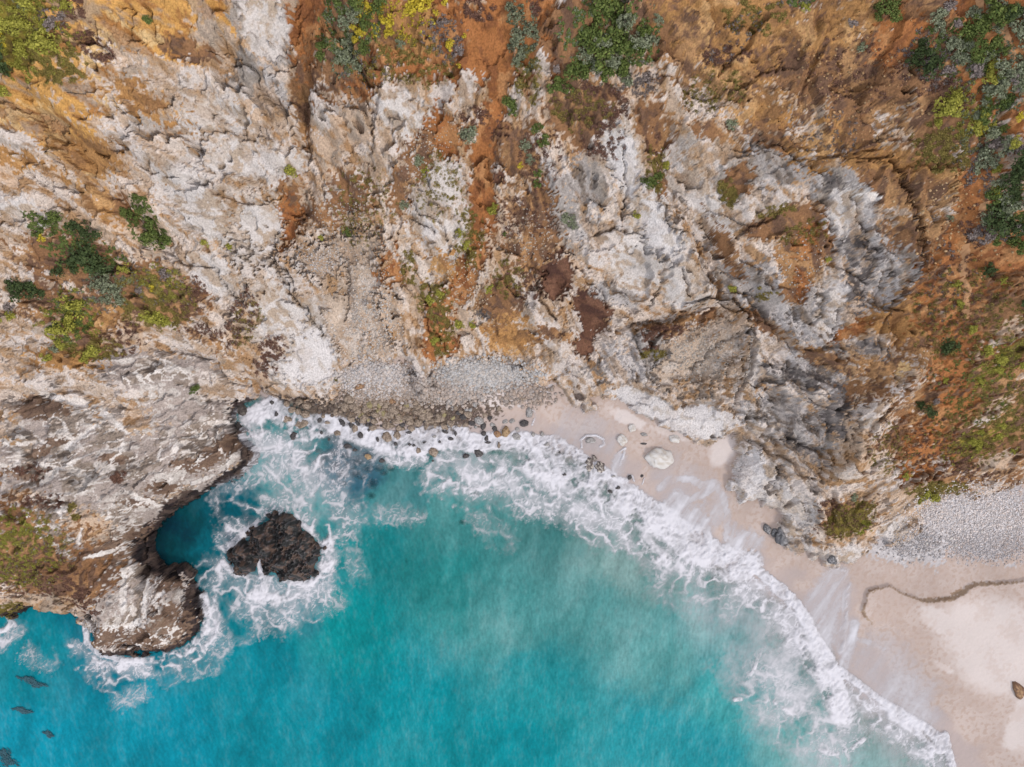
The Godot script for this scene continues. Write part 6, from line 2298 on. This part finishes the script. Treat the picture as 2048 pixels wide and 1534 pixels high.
func size_word(r: float, small: float, big: float) -> String:
	return "small " if r < small else ("large " if r > big else "")


var stones := {}


func stone_mesh(sort: String, variant: int) -> ArrayMesh:
	var key := sort + str(variant)
	if stones.has(key):
		return stones[key]
	var pal: Array = STONE[sort]
	var lum := noise(0.75, 900 + variant, 2)
	var speck := noise(4.0, 960 + variant, 2)
	var cols := 26
	var lines := 14
	var v := PackedVector3Array()
	var c := PackedColorArray()
	for j in lines + 1:
		var th := PI * j / lines
		for i in cols + 1:
			var ph: float = TAU * (i % cols) / cols
			var d := Vector3(sin(th) * cos(ph), cos(th), sin(th) * sin(ph))
			# flat faces: the stone is cut by a few planes
			var r := 1.12
			var cut := RandomNumberGenerator.new()
			cut.seed = 40 + variant
			for k in 11:
				var pn := Vector3(cut.randf_range(-1, 1), cut.randf_range(-0.5, 1), cut.randf_range(-1, 1)).normalized()
				var along := d.dot(pn)
				if along > 0.05:
					r = minf(r, cut.randf_range(0.64, 1.0) / along)
				else:
					cut.randf()
			r *= 1.0 + 0.22 * lum.get_noise_3dv(d * 1.6) + 0.07 * speck.get_noise_3dv(d * 0.8)
			v.append(d * r)
			var s := speck.get_noise_3dv(d * 0.9)
			var m := lum.get_noise_3dv(d * 3.0 + Vector3.ONE * 7.0)
			var cc: Color = pal[0]
			cc = cc.lerp(pal[1], smoothstep(0.02, 0.25, m + s * 0.5))
			cc = cc.lerp(pal[2], smoothstep(0.08, 0.30, -m + s * 0.6))
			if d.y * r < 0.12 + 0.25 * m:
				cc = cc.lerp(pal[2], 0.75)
			c.append(cc)
	var idx := PackedInt32Array()
	for j in lines:
		for i in cols:
			var q := j * (cols + 1) + i
			idx.append_array(PackedInt32Array([q, q + 1, q + cols + 1, q + 1, q + cols + 2, q + cols + 1]))
	var st := SurfaceTool.new()
	st.create_from_arrays(array_arrays(v, c, idx))
	st.generate_normals()
	var mesh := st.commit()
	stones[key] = mesh
	return mesh


func array_arrays(v: PackedVector3Array, c: PackedColorArray, idx: PackedInt32Array) -> Array:
	var a := []
	a.resize(Mesh.ARRAY_MAX)
	a[Mesh.ARRAY_VERTEX] = v
	a[Mesh.ARRAY_COLOR] = c
	a[Mesh.ARRAY_INDEX] = idx
	return a


func place_stone(sort: String, x: float, z: float, rx: float, rz: float, deg: float, mat: Material) -> MeshInstance3D:
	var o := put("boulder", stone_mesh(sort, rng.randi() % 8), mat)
	var ry := minf(rx, rz) * rng.randf_range(0.5, 0.95)
	var g := maxf(height(x, z), -0.45)
	o.transform = Transform3D(Basis.from_euler(Vector3(0, deg_to_rad(-deg), 0)) * Basis.from_scale(Vector3(rx, ry, rz)), Vector3(x, maxf(g + ry * 0.28, 0.42 - ry * 0.85 if g < 0.15 else -9.0), z))
	var said: String = size_word(rx, 0.3, 0.62) + STONE_LOOK[sort] + " " + stone_place(x, z)
	tag(o, said, "boulder", said + " set")
	return o


func build_boulders() -> void:
	rng.seed = 5
	var mat := painted(0.75, 0.4)
	for b in BOULDERS:
		var o := place_stone(b[0], b[1], b[2], b[3], b[4], b[5], mat)
		if b[0] == "pale" and b[3] > 1.4:
			tag(o, "largest pale boulder, as big as a shed, alone on the wet sand", "boulder")
		elif b[0] == "rusty" and b[2] > 30.0:
			tag(o, "rust brown rock half buried in the dry pale sand", "boulder")
		elif b[0] == "tidal" and b[1] < -60.0:
			tag(o, "dark wet rock off the yellow-green headland edge", "boulder")
	for b in BOULDER_FIELDS:
		for k in b[7]:
			var a := rng.randf() * TAU
			var r := sqrt(rng.randf())
			var x: float = b[1] + b[3] * cos(a) * r + b[5] * sin(a) * r
			var z: float = b[2] + b[4] * cos(a) * r + b[6] * sin(a) * r
			if coarse(c_rock, x, z) > 0.1:
				continue
			var size := rng.randf_range(b[8], b[9])
			var o := place_stone(b[0], x, z, size, size * rng.randf_range(0.7, 1.0), rng.randf() * 180.0, mat)
			var packed: String = size_word(size, 0.34, 0.46) + {"brown": "brown stone packed tight", "dark": "black stone packed tight", "mossy": "olive stone packed tight", "grey": "grey stone packed tight", "pale": "pale stone lying loose"}[b[0]] + " " + stone_place(x, z)
			tag(o, packed, "boulder", packed + " set")
	var sunk := painted(0.8, 0.3)
	for r in SUNKEN_ROCKS:
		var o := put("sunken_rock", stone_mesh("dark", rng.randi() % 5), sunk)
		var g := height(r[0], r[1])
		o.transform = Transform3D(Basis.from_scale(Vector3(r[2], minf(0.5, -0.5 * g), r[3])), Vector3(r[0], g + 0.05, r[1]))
		tag(o, "dark rock under the shallow turquoise water", "boulder", "sunken rocks in the shallows")


func scatter(called: String, mesh: Mesh, mat: Material, places: Array, tints: PackedColorArray, label: String, category: String) -> void:
	var mm := MultiMesh.new()
	mm.transform_format = MultiMesh.TRANSFORM_3D
	mm.use_colors = true
	mm.mesh = mesh
	mm.instance_count = places.size()
	for i in places.size():
		mm.set_instance_transform(i, places[i])
		mm.set_instance_color(i, tints[i])
	var o := MultiMeshInstance3D.new()
	o.name = numbered(called)
	o.multimesh = mm
	o.material_override = mat
	add_child(o, true)
	tag(o, label, category, "", "stuff")


func build_cobbles() -> void:
	rng.seed = 8
	var st := SurfaceTool.new()
	st.begin(Mesh.PRIMITIVE_TRIANGLES)
	var lump := noise(1.4, 95, 2)
	var ring := 7
	var rows := 5
	for j in rows:
		for i in ring:
			for t in [[0, 0], [1, 0], [0, 1], [1, 0], [1, 1], [0, 1]]:
				var ph: float = TAU * ((i + t[0]) % ring) / ring
				var th: float = PI * (j + t[1]) / rows
				var d := Vector3(sin(th) * cos(ph), cos(th), sin(th) * sin(ph))
				st.set_color(Color.WHITE)
				st.add_vertex(d * (1.0 + 0.35 * lump.get_noise_3dv(d)))
	st.index()
	st.generate_normals()
	var mesh := st.commit()
	var places := []
	var tints := PackedColorArray()
	for f in COBBLE_FIELDS:
		for k in f[6]:
			var a := rng.randf() * TAU
			var r := sqrt(rng.randf()) * (0.62 + 0.7 * rng.randf() ** 1.5)
			var x: float = f[0] + f[2] * cos(a) * r + f[4] * sin(a) * r
			var z: float = f[1] + f[3] * cos(a) * r + f[5] * sin(a) * r
			var y := height(x, z)
			if y < 0.05:
				continue
			var s: float = f[7] + (f[8] - f[7]) * rng.randf() ** 2.2
			var b := Basis.from_euler(Vector3(rng.randf() * 0.6, rng.randf() * TAU, rng.randf() * 0.6)) * Basis.from_scale(Vector3(s, s * rng.randf_range(0.5, 0.8), s * rng.randf_range(0.7, 1.0)))
			places.append(Transform3D(b, Vector3(x, y + s * 0.2, z)))
			var c: Color = f[9]
			var g := rng.randf_range(0.72, 1.2)
			var warm := rng.randf_range(0.94, 1.06)
			tints.append(Color(c.r * g * warm, c.g * g, c.b * g / warm))
	scatter("cobbles", mesh, painted(0.9, 0.3), places, tints, "loose cobbles, gravel and scree stones on the beach and slopes", "cobbles")


# ---------------------------------------------------------------- plants
const LEAF := {
	"dark": [Color(0.030, 0.045, 0.017), Color(0.060, 0.082, 0.030)],
	"green": [Color(0.055, 0.082, 0.020), Color(0.125, 0.150, 0.042)],
	"yellowgreen": [Color(0.20, 0.195, 0.030), Color(0.29, 0.27, 0.055)],
	"yellow": [Color(0.40, 0.30, 0.025), Color(0.50, 0.40, 0.05)],
	"sage": [Color(0.105, 0.120, 0.066), Color(0.225, 0.240, 0.165)],
	"lilac": [Color(0.135, 0.105, 0.095), Color(0.24, 0.20, 0.19)],
	"maroon": [Color(0.118, 0.058, 0.044), Color(0.20, 0.108, 0.076)],
	"olive": [Color(0.17, 0.135, 0.035), Color(0.24, 0.185, 0.055)],
}
const BUSH := {
	"dark": ["dark_green_bush", "dark green bush"], "green": ["green_bush", "leafy green bush"], "yellowgreen": ["yellow_green_bush", "yellow-green cushion bush"],
	"yellow": ["yellow_bush", "yellow flowering bush"], "sage": ["sage_bush", "grey-green sage bush"], "lilac": ["lilac_bush", "dry lilac-grey bush"],
}


func bush_place(x: float, z: float) -> String:
	if x < -27.0:
		if z < -19.0:
			return "in the yellow scrub above the ochre rock"
		if z < -13.0:
			return "on the white rock above the scrubby ledge"
		return "on the scrubby ledge above the grey headland" if z < 1.0 else "on the grey headland"
	if x < -8.0:
		return "in the flowering scrub at the cliff top" if z < -23.0 else ("on the white rock ribs" if z < -13.0 else "low down near the scree slope")
	if x < 3.0:
		return "beside the upper orange earth gully" if z < -22.0 else "beside the lower orange earth gully"
	if x < 16.0:
		return "in the green thicket above the white face" if z < -23.0 else "on the white cliff face"
	if x < 31.0:
		return "high on the bare brown slope" if z < -22.0 else "on the grey and brown crags"
	if z < -19.0:
		return "in the thicket around the footpaths"
	return "below the end of the footpath" if z < -8.0 else ("on the brown slope above the gravel beach" if z < 8.0 else "at the slope foot by the gravel")


func bush_neighbour(s: Array) -> String:
	var near := 2.2
	var found := ""
	for o in SHRUBS:
		var d := Vector2(o[1] - s[1], o[2] - s[2]).length()
		if o[0] != s[0] and d < near:
			near = d
			found = {"dark": "dark green", "green": "leafy green", "yellowgreen": "yellow-green", "yellow": "yellow", "sage": "grey-green", "lilac": "lilac-grey"}[o[0]]
	return "by a %s one " % found if found else ""


func crown_mesh(sort: String, variant: int) -> ArrayMesh:
	var r := RandomNumberGenerator.new()
	r.seed = 300 + variant * 17 + sort.hash() % 1000
	var pal: Array = LEAF[sort]
	var lobes := []
	for k in 12:
		var a := r.randf() * TAU
		var d := r.randf_range(0.15, 0.9) if k else 0.0
		lobes.append([Vector3(cos(a) * d, r.randf_range(0.1, 0.5), sin(a) * d), r.randf_range(0.2, 0.46)])
	var v := PackedVector3Array()
	var n := PackedVector3Array()
	var c := PackedColorArray()
	for k in 620:
		var lobe: Array = lobes[r.randi() % lobes.size()]
		var dir := Vector3(r.randfn(), r.randfn() * 0.8 + 0.45, r.randfn()).normalized()
		var p: Vector3 = lobe[0] + dir * lobe[1] * r.randf_range(0.7, 1.08)
		if p.y < 0.02:
			p.y = 0.02 + r.randf() * 0.08
		var face := (dir + Vector3(r.randfn(), r.randfn(), r.randfn()) * 0.55).normalized()
		var side := face.cross(Vector3(r.randfn(), r.randfn(), r.randfn())).normalized()
		var up := side.cross(face)
		var s := r.randf_range(0.045, 0.095)
		var cc: Color = pal[0].lerp(pal[1], r.randf())
		cc = cc * r.randf_range(0.75, 1.25)
		for t in [[-1, 0], [0, 1.5], [1, 0], [-1, 0], [1, 0], [0, -1.5]]:
			v.append(p + side * s * t[0] + up * s * t[1])
			n.append(face)
			c.append(cc)
	return array_mesh(v, PackedVector3Array(), c, PackedInt32Array())


func stem_mesh() -> ArrayMesh:
	var st := SurfaceTool.new()
	st.begin(Mesh.PRIMITIVE_TRIANGLES)
	for k in 5:
		var a := TAU * k / 5.0
		var top := Vector3(cos(a) * 0.45, 0.34, sin(a) * 0.45)
		for e in 4:
			var d0 := Vector3(cos(TAU * e / 4.0), 0, sin(TAU * e / 4.0))
			var d1 := Vector3(cos(TAU * (e + 1) / 4.0), 0, sin(TAU * (e + 1) / 4.0))
			for p in [d0 * 0.045 - Vector3(0, 0.15, 0), d1 * 0.045 - Vector3(0, 0.15, 0), top + d0 * 0.015, d1 * 0.045 - Vector3(0, 0.15, 0), top + d1 * 0.015, top + d0 * 0.015]:
				st.set_color(Color(0.13, 0.095, 0.07))
				st.add_vertex(p)
	st.generate_normals()
	return st.commit()


func tuft_mesh(variant: int) -> ArrayMesh:
	var r := RandomNumberGenerator.new()
	r.seed = 700 + variant
	var v := PackedVector3Array()
	var n := PackedVector3Array()
	var c := PackedColorArray()
	for k in 15:
		var dir := Vector3(r.randfn(), absf(r.randfn()) * 0.7 + 0.25, r.randfn()).normalized()
		var p := Vector3(dir.x, dir.y * 0.55, dir.z) * r.randf_range(0.35, 1.0)
		var face := (dir + Vector3(r.randfn(), r.randfn() + 0.6, r.randfn()) * 0.5).normalized()
		var side := face.cross(Vector3(r.randfn(), r.randfn(), r.randfn())).normalized()
		var up := side.cross(face)
		var s := r.randf_range(0.16, 0.32)
		var g := r.randf_range(0.7, 1.3)
		for t in [[-1, 0], [0, 1.3], [1, 0], [-1, 0], [1, 0], [0, -1.3]]:
			v.append(p + side * s * t[0] + up * s * t[1])
			n.append(face)
			c.append(Color(g, g, g) * 0.75)
	return array_mesh(v, PackedVector3Array(), c, PackedInt32Array())


func build_plants() -> void:
	rng.seed = 21
	var leaf := painted(0.8, 0.3)
	leaf.backlight_enabled = true
	leaf.backlight = Color(0.3, 0.3, 0.2)
	var wood := painted(0.9, 0.2)
	var stem := stem_mesh()
	var crowns := {}
	for s in SHRUBS:
		var sort: String = s[0]
		if not crowns.has(sort):
			crowns[sort] = []
			for k in 4:
				crowns[sort].append(crown_mesh(sort, k))
		var info: Array = BUSH[sort]
		var o := Node3D.new()
		o.name = numbered(info[0])
		add_child(o, true)
		var r: float = s[3] * 1.12
		var y := height(s[1], s[2])
		for k in 6:   # rest on the higher part of rough ground
			y = maxf(y, height(s[1] + cos(k) * r * 0.35, s[2] + sin(k) * r * 0.35) - 0.15 * r)
		var up := slope_up(s[1], s[2]).lerp(Vector3.UP, 0.5).normalized()
		var b := Basis(Quaternion(Vector3.UP, up)) * Basis(Vector3.UP, rng.randf() * TAU)
		o.transform = Transform3D(b * Basis.from_scale(Vector3(r * rng.randf_range(0.75, 1.2), r * rng.randf_range(0.7, 1.0), r * rng.randf_range(0.75, 1.2))), Vector3(s[1], y - 0.04, s[2]))
		put("crown", crowns[sort][rng.randi() % 4], leaf, o)
		put("stem", stem, wood, o)
		var said: String = size_word(r, 0.55, 1.0) + info[1] + " " + bush_neighbour(s) + bush_place(s[1], s[2])
		if said.split(" ").size() > 16:
			said = said.trim_prefix("large ").trim_prefix("small ")
		tag(o, said, "bush", said + " set")
	var clump := noise(0.9, 97, 2)
	var names := {"yellowgreen": "yellow_green_mat", "olive": "olive_scrub", "lilac": "lilac_scrub", "maroon": "ice_plant", "green": "green_ground_cover", "sage": "sage_scrub", "yellow": "yellow_flowers"}
	var told := {"yellowgreen": "yellow-green low ground cover in mats", "olive": "olive brown low scrub on the slopes", "lilac": "lilac-grey dry low scrub", "maroon": "maroon ice plant creeping over the rock", "green": "green low leaves between the bushes", "sage": "grey-green low sage scrub", "yellow": "yellow flowers in the clifftop scrub"}
	for sort in names:
		var places := []
		var tints := PackedColorArray()
		for g in GROUND_COVER:
			if g[0] != sort:
				continue
			for k in int(g[7] * {"olive": 2.8, "maroon": 1.5, "green": 2.2, "sage": 2.2}.get(sort, 1.7)):
				var a := rng.randf() * TAU
				var r := sqrt(rng.randf()) * (0.85 + 0.3 * rng.randf())
				var x: float = g[1] + g[3] * cos(a) * r + g[5] * sin(a) * r
				var z: float = g[2] + g[4] * cos(a) * r + g[6] * sin(a) * r
				if clump.get_noise_2d(x, z) < -0.04 + 0.25 * (r - 0.6):
					continue
				var s := rng.randf_range(0.10, 0.26)
				var up := slope_up(x, z)
				var b := Basis(Quaternion(Vector3.UP, up)) * Basis(Vector3.UP, rng.randf() * TAU) * Basis.from_scale(Vector3.ONE * s)
				places.append(Transform3D(b, Vector3(x, height(x, z) + 0.01, z)))
				var cc: Color = LEAF[sort][0].lerp(LEAF[sort][1], rng.randf())
				tints.append(cc * rng.randf_range(0.85, 1.3))
		scatter(names[sort], tuft_mesh(rng.randi() % 4), leaf, places, tints, told[sort], "ground cover")


# ---------------------------------------------------------------- drifting kelp, driftwood
func build_small_things() -> void:
	rng.seed = 33
	var weed := painted(0.6, 0.4)
	for k in KELP:
		var st := SurfaceTool.new()
		st.begin(Mesh.PRIMITIVE_TRIANGLES)
		for blade in int(90.0 + 110.0 * k[2]):
			var along := clampf(rng.randfn() * 0.5, -1.2, 1.2)
			var p := Vector3(along * k[2], 0.0, (rng.randfn() * 0.42 + 0.4 * sin(along * 4.0)) * k[3] * (1.0 - 0.55 * absf(along)))
			var d := Vector3(1.0, 0, rng.randfn() * 0.35).normalized()
			var side := d.cross(Vector3.UP) * rng.randf_range(0.03, 0.07)
			var l := rng.randf_range(0.12, 0.4)
			var y := rng.randf_range(-0.02, 0.05)
			var g := rng.randf_range(0.7, 1.3)
			var q := [p - d * l + Vector3(0, y - 0.05, 0), p + Vector3(0, y + 0.03, 0), p + d * l + Vector3(0, y - 0.05, 0)]
			for t in [[q[0], q[1] + side, q[1] - side], [q[1] + side, q[2], q[1] - side]]:
				for w in t:
					st.set_color(Color(0.018 * g, 0.062 * g, 0.082 * g))
					st.add_vertex(w)
		st.generate_normals()
		var o := put("kelp_patch", st.commit(), weed)
		o.position = Vector3(k[0], 0.10, k[1])
		o.rotation.y = deg_to_rad(-k[4])
		tag(o, "dark patch of kelp drifting in the turquoise water", "kelp", "kelp patches off the headland")
	var wood := painted(0.9, 0.2)
	for s in STICKS:
		var a := Vector3(s[0], height(s[0], s[1]) + s[4], s[1])
		var b := Vector3(s[2], height(s[2], s[3]) + s[4], s[3])
		var st := SurfaceTool.new()
		st.begin(Mesh.PRIMITIVE_TRIANGLES)
		var d := (b - a).normalized()
		var u := d.cross(Vector3.UP).normalized()
		var w := u.cross(d)
		var dark: bool = s[0] > 40.0
		for e in 7:
			for t in [[0, 0], [1, 0], [0, 1], [1, 0], [1, 1], [0, 1]]:
				var ph: float = TAU * (e + t[0]) / 7.0
				var r: float = s[4] * (1.0 if t[1] == 0 else 0.55)
				st.set_color(Color(0.10, 0.075, 0.055) if dark else Color(0.45, 0.41, 0.37))
				st.add_vertex((a if t[1] == 0 else b) - a + (u * cos(ph) + w * sin(ph)) * r)
		st.generate_normals()
		var o := put("driftwood_stick", st.commit(), wood)
		o.position = a
		tag(o, "dark stick of driftwood lying on the gravel" if dark else "bleached bare branch lying on the cliff", "driftwood", "" if dark else "bleached branches")
